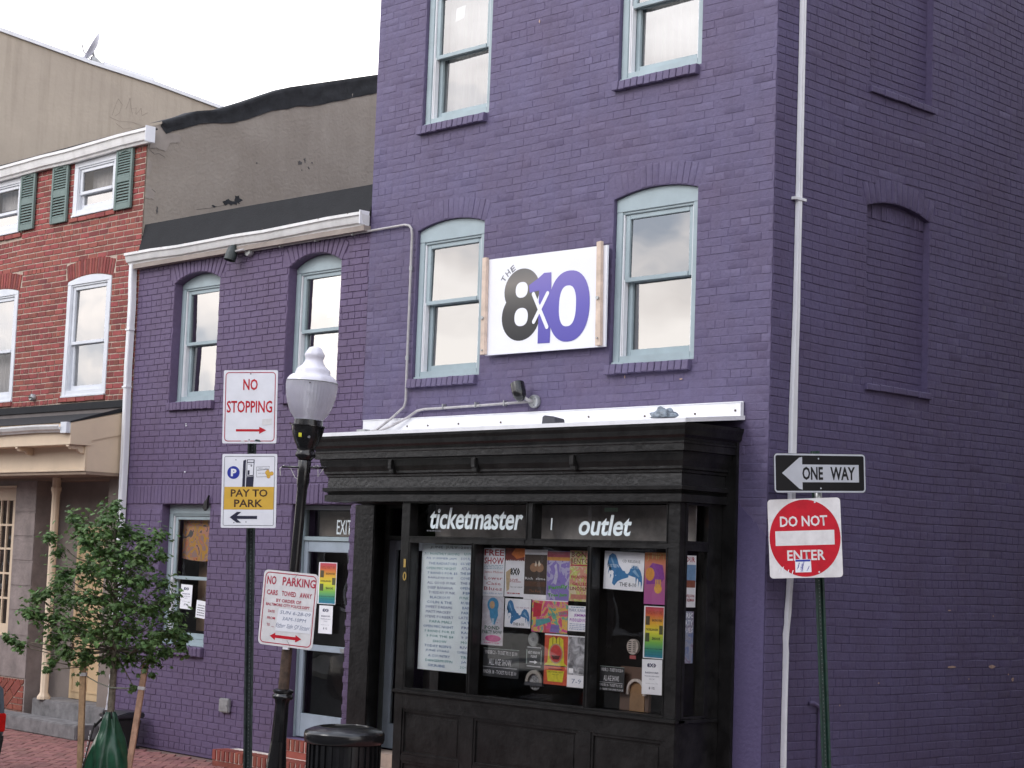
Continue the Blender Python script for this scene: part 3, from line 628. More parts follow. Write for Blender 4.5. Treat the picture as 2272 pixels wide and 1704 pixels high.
# recessed shop door
D2 = Y(.30)
mb = MB(); mb.box(D2, -4.985, -4.93, .33, 2.72, -.05, .0); mb.box(D2, -3.95, -3.90, .33, 2.72, -.05, 0); mb.box(D2, -4.93, -3.95, 2.37, 2.41, -.05, .01); mb.box(D2, -4.93, -3.95, 2.68, 2.72, -.05, 0)
mb.build('door_frame', mat('grey_green_frame_paint', (.10, .115, .11), .5, .1, 6), shop, bevel=.003)
mb = MB(); mb.box(D2, -4.925, -4.83, .34, 2.365, -.06, -.012); mb.box(D2, -4.05, -3.955, .34, 2.365, -.06, -.012); mb.box(D2, -4.83, -4.05, 2.27, 2.365, -.06, -.012); mb.box(D2, -4.83, -4.05, .34, .58, -.06, -.012)
door2 = mb.build('shop_door', mat('pale_blue_door_paint', (.36, .42, .48), .45, .06, 5), shop, bevel=.003)
mb = MB(); mb.quad(D2, [(-4.83, .58), (-4.05, .58), (-4.05, 2.27), (-4.83, 2.27)], -.035); mb.quad(D2, [(-4.93, 2.41), (-3.95, 2.41), (-3.95, 2.68), (-4.93, 2.68)], -.03); mb.build('door_glass', GLASS_D, shop, recalc=False)
text('EXIT', D2, -4.62, 2.55, .24, .14, LWHITE, shop, -.02, bold=.01)
mb = MB(); mb.box(WORLD, -5.03, -3.76, .002, .28, .0, .33); mb.box(WORLD, -4.72, -3.76, -.52, .0, .0, .20); mb.build('entry_step', mat('pale_sandstone', (.46, .35, .28), .85, .1, 6), shop, bevel=.01)
mb = MB(); mb.box(WORLD, -5.03, -4.99, .03, .30, .33, 2.72); mb.box(WORLD, -3.90, -3.76, .0, .9, 0, 2.72); mb.build('entry_lining', BLACK, shop)
mb = MB(); mb.disc(RF, -.36, 2.56, .012, .018, -.12, -.11, 8); lampm = mat('orange_bulb', (.9, .35, .12), .4, .0); lampm.node_tree.nodes['Principled BSDF'].inputs['Emission Color'].default_value = (1, .35, .1, 1); lampm.node_tree.nodes['Principled BSDF'].inputs['Emission Strength'].default_value = 1.2; mb.build('small_bulb', lampm, shop)

# ================================================================== SHORT PURPLE BUILDING
rng = random.Random(21)
short = thing('annex_building', 'low purple painted brick building with white gutter and blue exit door', 'building', (-7.2, 4, 0))
SO = [(-8.513, -7.635, 3.845, 5.205, .10, .30), (-6.385, -5.510, 3.845, 5.195, .115, .30), (-8.530, -7.590, 1.15, 2.705, 0, .30), (-6.135, -5.18, .335, 2.705, 0, .30)]
F3 = Y(.012)
sb = MB(); wall_sheet(sb, F3, -9.27, AL - .002, 0, 5.60, SO); sb.build('front_wall', PURPLE_L, short, recalc=False)
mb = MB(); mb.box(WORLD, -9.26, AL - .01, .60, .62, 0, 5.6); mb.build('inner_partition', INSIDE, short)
sblk = blocker([(a, b, c, d, r, .20 if r else 0, 0) for a, b, c, d, r, dp in SO], [(-8.52, -7.62, 3.755, 3.845), (-8.56, -7.57, 1.06, 1.15), (-9.3, AL, 2.707, 2.915)])
bl_ = lay(-9.27, AL - .003, 0, 5.53, sblk, .0688, .205, .0065, 6, rng, .032)
brick_field(F3, bl_, PURPLE_L, short, .006, .0085, .004, 300, rng, .198, .0620)
row_bricks(F3, -9.26, AL - .004, 2.709, 2.912, 59, -.004, .011, PURPLE_L, short, 'soldier_course', rng)
for a, b, c, d, r, dp in SO[:2]: arch_bricks(F3, a, b, d, r, .21, PURPLE_L, short, 14, .010, rng=rng)
# toothed brick ends on the door jamb
tb = MB(); v = .34
while v < 2.68: tb.box(F3, -5.178, AL - .004, v, v + .058, .003, .014 + rng.uniform(-.002, .003)) if int(v / .0688) % 2 else tb.box(F3, -5.13, AL - .004, v, v + .058, .003, .013); v += .0688
tb.build('jamb_bricks', PURPLE_L, short, kind='stuff')
for i, (a, b, c, d, r, dp) in enumerate(SO[:2]):
    W = window(F3, short, a, b, c, d, r, .10, .075, TRIM, 4.52, GLASS_B, headv=d - .055, label=['upper left window of the annex, edge reflection dark', 'upper right window of the annex with a paper in its pane'][i], low_d=.04)
    row_bricks(F3, a + .005, b + .015 if i == 0 else b, c - .092, c - .001, 12, -.01, .05, PURPLE_L, short, 'sill_bricks', rng)
    if i == 1:
        mb = MB(); mb.quad(F3, [(-5.95, 4.66), (-5.70, 4.66), (-5.70, 5.02), (-5.95, 5.02)], -.19); mb.build('paper_note', SWHITE, W, recalc=False)
a, b, c, d = SO[2][:4]
W = window(F3, short, a, b, c, d, 0, .10, .075, TRIM, 1.892, GLASS_S, headv=d - .105, label='ground floor window with orange artwork and flyers inside', low_d=.04)
row_bricks(F3, a + .005, b + .015, c - .095, c - .001, 13, -.01, .05, PURPLE_L, short, 'sill_bricks', rng)
mb = MB(); mb.box(F3, -5.17 - .0, AL - .003, .34, 2.70, .0, .0025); mb.build('jamb_face', PURPLE_L, short)
mb = MB(); mb.prism(F3, [(-7.68, 2.66), (-7.64, 2.63), (-7.60, 2.66), (-7.60, 2.74), (-7.585, 2.80), (-7.62, 2.75), (-7.655, 2.73)], .02, .045); mb.build('metal_spout', BLACK, short)
# painting behind the window
mb = MB(); n = 18
cur = [(-8.43 + .86 * i / n, 2.08 + .10 * (2 * i / n - 1) ** 2 * (1 if i > n / 2 else .3)) for i in range(n + 1)]
mb.prism(F3, cur + [(-7.57, 2.60), (-8.43, 2.60)], -.24, -.23)
mb.build('hanging_artwork', blotchy('orange_artwork_print', [(.12, .06, .04), (.62, .24, .12), (.40, .26, .24), (.62, .34, .06), (.60, .30, .22), (.12, .12, .12)], 7.5, 1.4), W, kind=None)
mb = MB(); mb.box(F3, -8.40, -7.60, 1.3, 2.2, -.46, -.45); mb.build('board_behind', mat('brown_board', (.30, .20, .13), .8, .2, 3), W)
mb = MB(); mb.box(F3, -7.80, -7.60, 1.35, 1.95, -.40, -.39); mb.build('poster_edge', blotchy('red_blue_print', [(.45, .06, .05), (.40, .05, .05), (.05, .25, .45), (.5, .1, .08)], 7, 1.6), W)
# doorway
DF = Y(.16)
TRD = mat('pale_blue_door_paint', (.36, .42, .48), .45, .06, 5)
mb = MB(); mb.box(DF, -6.13, -6.105, .34, 2.70, -.06, .01); mb.box(DF, -6.105, -5.18, 2.655, 2.70, -.06, .01); mb.box(DF, -6.105, -5.18, 2.338, 2.382, -.06, .012); mb.box(DF, -5.205, -5.18, .34, 2.655, -.06, .01)
dfr = mb.build('door_frame', TRIM, short, bevel=.004)
mb = MB(); mb.box(DF, -6.102, -6.035, .35, 2.334, -.05, -.004); mb.box(DF, -5.30, -5.21, .35, 2.334, -.05, -.004); mb.box(DF, -6.035, -5.30, 2.225, 2.334, -.05, -.004); mb.box(DF, -6.035, -5.30, .35, .585, -.05, -.004); mb.box(DF, -6.035, -5.30, 1.222, 1.283, -.05, .004)
dr = mb.build('exit_door', TRD, short, bevel=.004, label='pale blue glazed exit door with two flyers')
mb = MB(); mb.box(DF, -5.40, -5.30, 1.235, 1.272, .006, .03); mb.build('push_bar', STEEL, dr)
for c, d in ((1.283, 2.225), (.585, 1.222)):
    mb = MB(); mb.quad(DF, [(-6.035, c), (-5.30, c), (-5.30, d), (-6.035, d)], -.028); mb.build('door_glass', GLASS_D, dr, recalc=False)
mb = MB(); mb.quad(DF, [(-6.105, 2.382), (-5.2, 2.382), (-5.2, 2.655), (-6.105, 2.655)], -.02); mb.build('transom_pane', GLASS_D, short, recalc=False)
mb = MB(); mb.box(DF, -6.10, -5.2, 2.39, 2.65, -.20, -.19); mb.build('transom_board', mat('taupe_board', (.33, .285, .245), .8, .2, 2.5), short)
text('EXIT', DF, -5.475, 2.482, .235, .145, LWHITE, short, -.012, bold=.008, res=4)
# brick steps at the doorway
for nm, (x0, x1, y0, z0, z1) in (('upper', (-6.125, -5.20, -.06, .23, .34)), ('lower', (-6.85, -4.75, -.33, .06, .165))):
    FS = Y(y0); mb = MB(); mb.box(FS, x0 + .01, x1 - .01, 0, z1 - .008, -abs(y0) - .0, -.01); st = mb.build('door_step', WHMORT, short)
    n = int((x1 - x0) / .076)
    for k in range(n):
        a = x0 + k * (x1 - x0) / n
        q = MB(); q.box(FS, a + .010, a + (x1 - x0) / n - .010, z0, z1, -.19 if nm == 'lower' else -.05, rng.uniform(-.002, .003)); q.build('brick', REDB2, st, bevel=.004)
    mb = MB(); mb.box(FS, x0 + .02, x1 - .02, 0.001, z0 - .006, -.05, .0); mb.build('step_base', REDB2, st)
# gutter and felt band
GF = Y(.0)
gp = [(.02, 5.495), (.07, 5.497), (.075, 5.515), (.100, 5.525), (.112, 5.555), (.120, 5.595), (.138, 5.598), (.138, 5.628), (.124, 5.632), (.120, 5.61), (.02, 5.60)]
def gutter(x0, x1, gp, parent, m=GUTTER, name='gutter', sag=0.):
    g = MB(); n = 8; L_ = len(gp)
    for i in range(n + 1):
        x = x0 + (x1 - x0) * i / n; s_ = -sag * math.sin(math.pi * i / n) + .006 * math.sin(i * 2.1)
        g.v += [Vector((x, -d, z + s_)) for d, z in gp]
    for i in range(n):
        for k in range(L_): g.f.append([i * L_ + k, i * L_ + (k + 1) % L_, (i + 1) * L_ + (k + 1) % L_, (i + 1) * L_ + k])
    g.f.append(list(range(L_))); g.f.append(list(range(n * L_, n * L_ + L_))[::-1])
    return g.build(name, m, parent, smooth=True, autos=25)
gt = gutter(-9.40, -5.06, gp, short, sag=.012)
mb = MB(); mb.box(FRONT, -5.075, -5.062, 5.50, 5.640, .015, .142); mb.build('gutter_end_cap', WHITE, short)
for k in range(9):
    mb = MB(); mb.disc(FRONT, -9.1 + k * .48, 5.624, .006, .006, .135, .141, 8); mb.build('gutter_screw', RUST, short)
mb = MB(); mb.box(FRONT, -9.27, AL - .004, 5.44, 5.492, -.01, .085); mb.build('gutter_board', mat('taupe_board_paint', (.30, .25, .22), .7, .1, 5), short)
mb = MB(); mb.add([(-9.29, -.02, 5.60), (-7.0, -.02, 5.60), (-7.0, .05, 5.965), (-9.29, .05, 5.985)], [(0, 1, 2, 3)]); mb.add([(-7.0, -.025, 5.60), (AL, -.025, 5.60), (AL, .045, 5.935), (-7.0, .045, 5.962)], [(0, 1, 2, 3)])
mb.add([(-9.29, .05, 5.985), (AL, .05, 5.935), (AL, 8, 5.95), (-9.29, 8, 5.95)], [(0, 1, 2, 3)]); mb.build('felt_roof_edge', ROOFM, short, recalc=False)
# left downspout
def spout(path, w_, dp, name, parent, m, wob=0., rng=rng):
    """path of (u0,u1,v) on a wall frame; rectangular section"""
    F, pts = path; s_ = MB(); L_ = 8
    for (u0, u1, v) in pts:
        a = rng.uniform(-wob, wob); b = rng.uniform(-wob, wob); c = (u1 - u0) * .12
        s_.v += [F(u0 + a, v, .012), F(u0 + a, v, dp - .012), F(u0 + a + c, v, dp), F((u0 + u1) / 2, v, dp - .006 + b), F(u1 + b - c, v, dp), F(u1 + b, v, dp - .012), F(u1 + b, v, .012), F((u0 + u1) / 2, v, .012)]
    for i in range(len(pts) - 1):
        for k in range(L_): s_.f.append([i * L_ + k, i * L_ + (k + 1) % L_, (i + 1) * L_ + (k + 1) % L_, (i + 1) * L_ + k])
    s_.f.append(list(range(L_))); s_.f.append(list(range((len(pts) - 1) * L_, len(pts) * L_)))
    return s_.build(name, m, parent, smooth=True, autos=30)
pts = [(-9.365, -9.300, 5.50), (-9.365, -9.295, 5.3), (-9.345, -9.275, 5.05), (-9.345, -9.275, 4.8), (-9.345, -9.280, 4.3), (-9.33, -9.265, 3.8), (-9.315, -9.250, 3.3), (-9.31, -9.240, 2.8), (-9.30, -9.240, 2.3), (-9.29, -9.235, 1.8), (-9.28, -9.240, 1.3), (-9.265, -9.265, 1.0)]
ds1 = spout((FRONT, pts), 0, .085, 'downspout', short, WHITE, .003)
pts = [(-9.264, -9.235, 1.0)] + [(-9.264 - .010 * k + (.012 if k % 2 else -.008), -9.228 - .010 * k + (.014 if k % 3 else -.008), 1.0 - .065 * k) for k in range(1, 11)]
spout((FRONT, pts), 0, .06, 'crushed_downspout_end', short, WHITE, .01)
for v in (4.72, 4.05): mb = MB(); mb.box(FRONT, -9.355, -9.265, v, v + .02, .012, .090); mb.build('downspout_strap', WHITE, short)

# ---- side downspout on the corner building
pts = [(.268, 0.316, v) for v in (9.5, 8, 7, 6, 5.2)] + [(.262, 0.313, 4.6), (.262, 0.316, 4.3), (.252, 0.310, 3.9), (.240, 0.310, 3.5), (.24, 0.308, 3.0), (.248, 0.306, 2.5), (.256, 0.302, 2.13), (.248, 0.288, 2.0), (.235, 0.283, 1.87), (.232, 0.270, 1.78), (.215, 0.260, 1.70), (.222, 0.250, 1.62), (.224, 0.260, 1.56), (.226, 0.256, 1.3), (.222, 0.256, 1.0), (.222, 0.258, .67), (.22, 0.258, .3), (.22, 0.258, .1)]
sdp = spout((SIDE, pts), 0, .048, 'downspout', tall, WHITE, .002)
mb = MB(); mb.box(SIDE, .215, .36, 5.19, 5.212, .010, .053); mb.build('downspout_strap', WHITE, tall)
mb = MB(); mb.tube([SIDE(.70, .05, .03), SIDE(.70, 1.05, .03), SIDE(.68, 1.12, .04), SIDE(.60, 1.15, .04), SIDE(.56, 1.15, .03)], .018, 8); mb.build('vent_pipe', PURPLE_S, tall, smooth=True)

# ================================================================== RED BRICK ROW HOUSE
rng = random.Random(31)
red = thing('row_house', 'red brick row house with green shutters, white windows and a cream porch front', 'building', (-11.5, 4, 0))
RL, RR = -13.9, -9.275
RO = [(-10.865, -9.868, 3.995, 5.43, .055, .20), (-13.10, -12.08, 3.995, 5.43, .055, .20), (-10.87, -9.868, 6.235, 6.955, 0, .20), (-13.14, -12.138, 6.195, 6.955, 0, .20)]
F4 = Y(.014)
mb = MB(); wall_sheet(mb, F4, RL, RR - .003, 3.92, 6.99, RO); mb.build('front_wall', MORTAR, red, recalc=False)
rblk = blocker([(a, b, c, d, r, .215 if r else 0, 0) for a, b, c, d, r, dp in RO], [(-10.90, -9.87, 3.94, 3.998), (-10.91, -9.87, 6.17, 6.238), (-13.14, -12.10, 6.13, 6.198), (-13.12, -12.07, 3.94, 3.998)])
bw_ = lay(RL, RR, 3.925, 6.985, rblk, .0700, .210, .0125, 6, rng, 3.92)
brick_field(F4, bw_, REDB, red, .004, .0085, .005, 300, rng, .199, .0590)
for a, b, c, d, r, dp in RO[:2]: arch_bricks(F4, a, b, d, r, .215, REDB, red, 17, .009, rng=rng, jt=.012)
for (a, b, v) in ((-10.90, -9.87, 3.94), (-10.91, -9.87, 6.172), (-13.14, -12.10, 6.13), (-13.12, -12.07, 3.94)): row_bricks(F4, a, b, v, v + .056, 5, -.005, .03, REDB, red, 'sill_bricks', rng)
labs = ['white lower window beside the downspout', 'white lower window at the picture edge with a curtain', 'white upper window between green shutters near the corner', 'white upper window at the picture edge']
for i, (a, b, c, d, r, dp) in enumerate(RO):
    top = i > 1
    W = window(F4, red, a, b, c, d, r, -.012, .085 if not top else .095, WHITEP, 4.665 if not top else c + .295, GLASS_B if not top else GLASS_S, headv=(d - .045) if not top else d - .10, bot=.085, track=True, low_d=.03, label=labs[i], blind=CURT if (i == 1 or top) else None, bl_from=0 if not top else .55, gmlow=None if i in (0,) else (GLASS_S if i == 1 else GLASS_B))
def shutter(u0, u1, v0, v1):
    s_ = MB(); t = .045; d0, d1 = .02, .05
    s_.box(F4, u0, u0 + t, v0, v1, d0, d1); s_.box(F4, u1 - t, u1, v0, v1, d0, d1); s_.box(F4, u0 + t, u1 - t, v0, v0 + .075, d0, d1 - .002); s_.box(F4, u0 + t, u1 - t, v0 + .33, v0 + .41, d0, d1 - .002)
    n = 8; s_.prism(F4, [(u0 + t, v1), (u0 + t, v1 - .06)] + [(u0 + t + (u1 - u0 - 2 * t) * k / n, v1 - .085 + .035 * math.sin(math.pi * k / n)) for k in range(1, n)] + [(u1 - t, v1 - .06), (u1 - t, v1)], d0, d1 - .002)
    S = s_.build('shutter', SHUT, red, bevel=.003)
    for lo, hi in ((v0 + .075, v0 + .33), (v0 + .41, v1 - .05)):
        n = int((hi - lo) / .032)
        for k in range(n):
            z = lo + (k + .5) * (hi - lo) / n
            q = MB(); q.add([F4(u0 + t, z - .015, d1 - .004), F4(u1 - t, z - .015, d1 - .004), F4(u1 - t, z + .010, d0 + .006), F4(u0 + t, z + .010, d0 + .006), F4(u0 + t, z - .009, d1 - .004), F4(u1 - t, z - .009, d1 - .004), F4(u1 - t, z + .016, d0 + .006), F4(u0 + t, z + .016, d0 + .006)], [(0, 1, 2, 3), (4, 5, 6, 7), (0, 1, 5, 4), (3, 2, 6, 7)])
            q.build('slat', SHUT, S, recalc=False)
shutter(-9.862, -9.50, 6.205, 6.955); shutter(-11.345, -10.96, 6.20, 6.955); shutter(-12.135, -11.765, 6.20, 6.955)
gp2 = [(.02, 6.93), (.06, 6.93), (.07, 6.955), (.092, 6.968), (.100, 7.00), (.110, 7.058), (.130, 7.061), (.130, 7.096), (.114, 7.10), (.11, 7.07), (.02, 7.07)]
gutter(RL, -9.101, gp2, red, sag=.01)
mb = MB(); mb.box(FRONT, -9.100, -9.088, 6.925, 7.115, .0, .135); mb.build('gutter_end_cap', WHITE, red, bevel=.003)
mb = MB(); mb.box(FRONT, RL, -9.12, 6.955 + .001, 6.998, -.015, .02); mb.box(FRONT, RL, -9.14, 6.86 + .10, 6.93 - .0, -.0, .055); mb.build('eave_board', mat('eave_grey_board', (.36, .31, .28), .7, .08, 5), red)
# side wall above the annex roof: wavy black felt flashing on top
prof = [(.025, 7.15), (.06, 7.165), (.33, 7.28), (.70, 7.42), (1.0, 7.55), (1.5, 7.79), (2.03, 8.06), (2.6, 8.25), (3.53, 8.56), (5.0, 9.0)]
FX = Fr((-9.275, 0, 0), (0, 1, 0))
mb = MB(); mb.prism(FX, [(.025, 5.5)] + prof + [(5.0, 5.5)], -.25, .0); mb.build('side_wall', STUCCO, red, recalc=True)
low = [(.18, 7.19), (.27, 7.10), (.30, 7.138), (.63, 7.28), (.755, 7.34), (.98, 7.385), (1.24, 7.445), (1.44, 7.53), (1.755, 7.695), (2.02, 7.775), (2.185, 7.85), (2.41, 7.89), (3.52, 8.31), (5.0, 8.9)]
up = [(.18, 7.245), (.21, 7.26), (.50, 7.382), (.67, 7.471), (.97, 7.547), (1.38, 7.737), (2.01, 8.048), (2.73, 8.283), (3.51, 8.547), (5.0, 9.04)]
fl = MB(); n = 60
def ip(tab, x):
    for (a, b), (c, d) in zip(tab, tab[1:]):
        if a <= x <= c: return b + (d - b) * (x - a) / (c - a)
    return tab[-1][1]
for i in range(n + 1):
    y = .18 + 4.8 * i / n; lo, hi = ip(low, y) + .008 * noise.noise(Vector((y * 9, 0, 0))), ip(up, y) + .004 * noise.noise(Vector((y * 7, 3, 0)))
    for k in range(6): t = k / 5; fl.v.append(FX(y, lo + (hi - lo) * t, .014 + .03 * t ** 2 + .022 * noise.noise(Vector((y * 7, t * 2.5, 1)))))
    fl.v.append(FX(y, hi + .015, -.25))
for i in range(n):
    for k in range(6): fl.f.append([i * 7 + k, (i + 1) * 7 + k, (i + 1) * 7 + k + 1, i * 7 + k + 1])
fl.build('felt_flashing', TAR, red, smooth=True)
mb = MB(); mb.add([(RL, -.05, 7.09), (-9.30, -.05, 7.09), (-9.30, 5, 8.99), (RL, 5, 8.99)], [(0, 1, 2, 3)]); mb.add([(RL, 5, 8.99), (-9.3, 5, 8.99), (-9.3, 8, 9), (RL, 8, 9)], [(0, 1, 2, 3)]); mb.build('roof', ROOFM, red, recalc=False)
mb = MB(); mb.box(FRONT, RL, -9.12, 7.098, 7.112, -.05, .10); mb.build('eave_felt', TAR, red)
# peeled patches, cracks and tar splashes
PATCH = mat('patched_render', (.34, .295, .255), .9, .08, 6)
def blob(pts, m_, d, nm, sub=4, amp=.012):
    o_ = []
    for i in range(len(pts)):
        p, q = pts[i], pts[(i + 1) % len(pts)]
        for k in range(sub):
            t_ = k / sub; x = p[0] + (q[0] - p[0]) * t_; y = p[1] + (q[1] - p[1]) * t_
            o_.append((x + amp * noise.noise(Vector((x * 30, y * 30, 5))), y + amp * noise.noise(Vector((x * 30, y * 30, 9)))))
    mb = MB(); mb.prism(FX, o_, -.002, d); return mb.build(nm, m_, red, recalc=True)
blob([(.03, 7.06), (.10, 7.17), (.24, 7.20), (.27, 7.12), (.40, 7.14), (.49, 7.12), (.46, 7.04), (.33, 7.02), (.27, 6.90), (.15, 6.92), (.05, 6.90)], PATCH, .006, 'render_patch')
blob([(.03, 6.46), (.10, 6.43), (.15, 6.38), (.14, 6.30), (.03, 6.30)], PATCH, .005, 'render_patch')
blob([(.03, 6.78), (.08, 6.74), (.09, 6.62), (.03, 6.55)], PATCH, .0045, 'render_patch')
for c_, w_, h in (((1.25, 6.45), .09, .035), ((1.33, 6.50), .07, .05), ((1.17, 6.43), .05, .035), ((1.0, 6.36), .06, .012), ((2.26, 7.13), .03, .02), ((2.34, 7.18), .018, .03), ((2.40, 7.09), .022, .015), ((2.30, 7.04), .014, .012), ((2.45, 7.16), .012, .012), ((1.6, 7.0), .01, .01), ((.20, 6.17), .012, .05)):
    blob([(c_[0] + w_ * math.cos(k * math.pi / 6) * rng.uniform(.45, 1.3), c_[1] + h * math.sin(k * math.pi / 6) * rng.uniform(.45, 1.3)) for k in range(12)], TAR if w_ > .03 else pm(.10, .09, .085), .003 + rng.uniform(0, .001), 'tar_splash', 2, .02)
cm = MB()
for pth in ([(.05, 6.88), (.12, 6.84), (.18, 6.86), (.27, 6.83)], [(.04, 6.44), (.11, 6.42), (.17, 6.39)], [(.75, 6.28), (.95, 6.33), (1.15, 6.40)]):
    cm.tube([FX(a, b, .0) for a, b in pth], .003, 4)
cm.build('render_cracks', pm(.08, .07, .06), red, kind='stuff')
# cream porch cornice
PX = -9.39
side = Fr((PX, 0, 0), (0, 1, 0))
mb = MB(); mb.prism(side, [(.0, 3.055), (-.475, 3.055), (-.475, 3.345), (-.70, 3.345), (-.70, 3.60), (-.0, 3.775)], -4.6, .0); porch = mb.build('porch_cornice', PORCH, red, bevel=.004)
mb = MB(); mb.prism(side, [(-.004, 3.35), (-.475, 3.25), (-.475, 3.36), (-.436, 3.36), (-.436, 3.412), (-.004, 3.512), (-.004, 3.77), (-.70, 3.597), (-.70, 3.345), (-.45, 3.345)][4:], .001, .012) if False else None
mb = MB(); mb.prism(side, [(-.705, 3.35), (-.430, 3.35), (-.430, 3.408), (-.004, 3.512), (-.004, 3.765), (-.705, 3.592)], .001, .012); mb.build('side_fascia', PORCH, porch)
PFm = Y(-.475)
mb = MB(); mb.box(PFm, -13.9, PX - .001, 3.056, 3.085, .001, .018); mb.box(PFm, PX - .045, PX - .001, 3.085, 3.344, .001, .018); mb.build('cornice_moulding', PORCH, porch, bevel=.004)
for x in (-9.46, -10.62, -11.8):
    mb = MB(); mb.prism(Fr((x + .03, 0, 0), (0, 1, 0)), [(-.475, 3.345), (-.69, 3.345), (-.695, 3.325), (-.66, 3.318), (-.665, 3.30), (-.62, 3.295), (-.58, 3.305), (-.56, 3.28), (-.53, 3.258), (-.50, 3.255), (-.475, 3.26)], -.06, .0); mb.build('scroll_bracket', PORCH, porch, bevel=.004)
gp3 = [(.701, 3.49), (.74, 3.49), (.75, 3.505), (.78, 3.52), (.80, 3.555), (.80, 3.572), (.785, 3.575), (.785, 3.55), (.701, 3.55)]
gutter(-13.9, PX - .12, gp3, red, name='porch_gutter')
mb = MB(); mb.box(Y(-.70), PX - .13, PX - .002, 3.475, 3.60, .002, .06); mb.build('gutter_end_cap', WHITEP, red)
mb = MB(); mb.add([(-13.9, -.72, 3.60), (PX + .015, -.72, 3.60), (PX + .015, .0, 3.785), (-13.9, .0, 3.785)], [(0, 1, 2, 3)]); mb.box(FRONT, -13.9, RR - .10, 3.835, 3.918, -.014, .02); mb.add([(PX + .016, -.72, 3.595), (PX + .016, -.0, 3.78), (PX + .016, -.0, 3.835), (PX + .016, -.72, 3.61)], [(0, 1, 2, 3)])
mb.build('porch_roof', ROOFM, red, recalc=False)
mb = MB(); mb.box(FRONT, -13.9, RR - .1, 3.75, 3.835, -.014, .001); mb.build('porch_upstand', mat('grey_upstand', (.15, .13, .125), .8, .1, 5), red)
# ground floor
mb = MB(); mb.box(FRONT, -13.9, -9.38, 2.99, 3.054, -.40, -.002); mb.box(FRONT, -13.9, -9.39, 3.02, 3.054, -.001, .474); mb.build('porch_lintel', mat('lintel_brown', (.25, .18, .13), .7, .08, 4), red)
mb = MB(); wall_sheet(mb, FRONT, -13.9, -11.29, .56, 2.99, [(-13.0, -11.80, 1.05, 2.91, 0, .16)]); mb.add([FRONT(-11.29, .0, 0), FRONT(-11.29, .0, -.34), FRONT(-11.29, 2.99, -.34), FRONT(-11.29, 2.99, 0)], [(0, 1, 2, 3)])
mb.add([FRONT(-11.32, .0, 0), FRONT(-11.29, .0, 0), FRONT(-11.29, .56, 0), FRONT(-11.32, .56, 0)], [(0, 1, 2, 3)])
mb.build('ground_wall', PORCHW, red, recalc=False)
for z in (2.60, 2.30, 1.99, 1.69, 1.38):
    mb = MB(); mb.box(FRONT, -11.79, -11.292, z - .295, z - .008, -.001, .006); mb.build('stone_block', PORCHW, red, bevel=.004)
mb = MB(); mb.box(FRONT, -11.79, -11.292, 2.608, 2.985, -.001, .006); mb.build('stone_block', PORCHW, red, bevel=.004)
mb = MB(); mb.box(FRONT, -13.9, -11.292, .565, 1.044, -.001, .006); mb.build('stone_block', PORCHW, red, bevel=.004)
mb = MB(); mb.box(FRONT, -11.29, -9.65, 0.0, 2.99, -.36, -.34); mb.build('porch_back_wall', mat('shaded_taupe_paint', (.22, .185, .165), .8, .08, 4), red)  # even taupe on the recessed wall
mb = MB(); mb.box(FRONT, -9.65, -9.37, 0.0, 2.99, -.34, .0); mb.build('porch_pilaster', mat('taupe_paint', (.22, .18, .155), .8, .08, 4), red)
# brick base below window, diagonal soldier edge
mb = MB(); mb.box(FRONT, -13.9, -11.32, 0, .56, -.06, -.006); bp = mb.build('base_wall', MORTAR, red)
def clip(poly, a, b, c):      # keep a*u + b*v <= c
    o_ = []
    for i in range(len(poly)):
        p, q = poly[i], poly[(i + 1) % len(poly)]; fp, fq = a * p[0] + b * p[1] - c, a * q[0] + b * q[1] - c
        if fp <= 0: o_.append(p)
        if fp * fq < 0: t_ = fp / (fp - fq); o_.append((p[0] + (q[0] - p[0]) * t_, p[1] + (q[1] - p[1]) * t_))
    return o_
dg_, dn_ = (.775, .632), (-.632, .775); O0 = (-11.72, .19)
def put(poly):
    for a, b, c in ((1, 0, -11.33), (0, 1, .548), (0, -1, -.02)):
        if poly: poly = clip(poly, a, b, c)
    if len(poly) > 2 and max(p[0] for p in poly) - min(p[0] for p in poly) > .02:
        q = MB(); q.prism(FRONT, poly, -.006, .004 + rng.uniform(0, .003)); q.build('brick', REDB2, bp)
off_ = .008
for k in range(9):
    th = .125 if k == 0 else .078
    for j in range(-3, 6):
        a0 = j * .225 + (k % 2) * .11; a1 = a0 + .208
        put([(O0[0] + dg_[0] * t_ + dn_[0] * n_, O0[1] + dg_[1] * t_ + dn_[1] * n_) for t_, n_ in ((a0, off_), (a1, off_), (a1, off_ + th), (a0, off_ + th))])
    off_ += th + .014
for r_ in range(7):
    for k in range(6):
        b = -11.33 - k * .222 - (r_ % 2) * -.0 + (.11 if r_ % 2 else 0); v = .02 + r_ * .078
        poly_ = [(b - .208, v), (b, v), (b, v + .064), (b - .208, v + .064)]; cc = dn_[0] * O0[0] + dn_[1] * O0[1] - .008
        put(clip(poly_, dn_[0], dn_[1], cc))
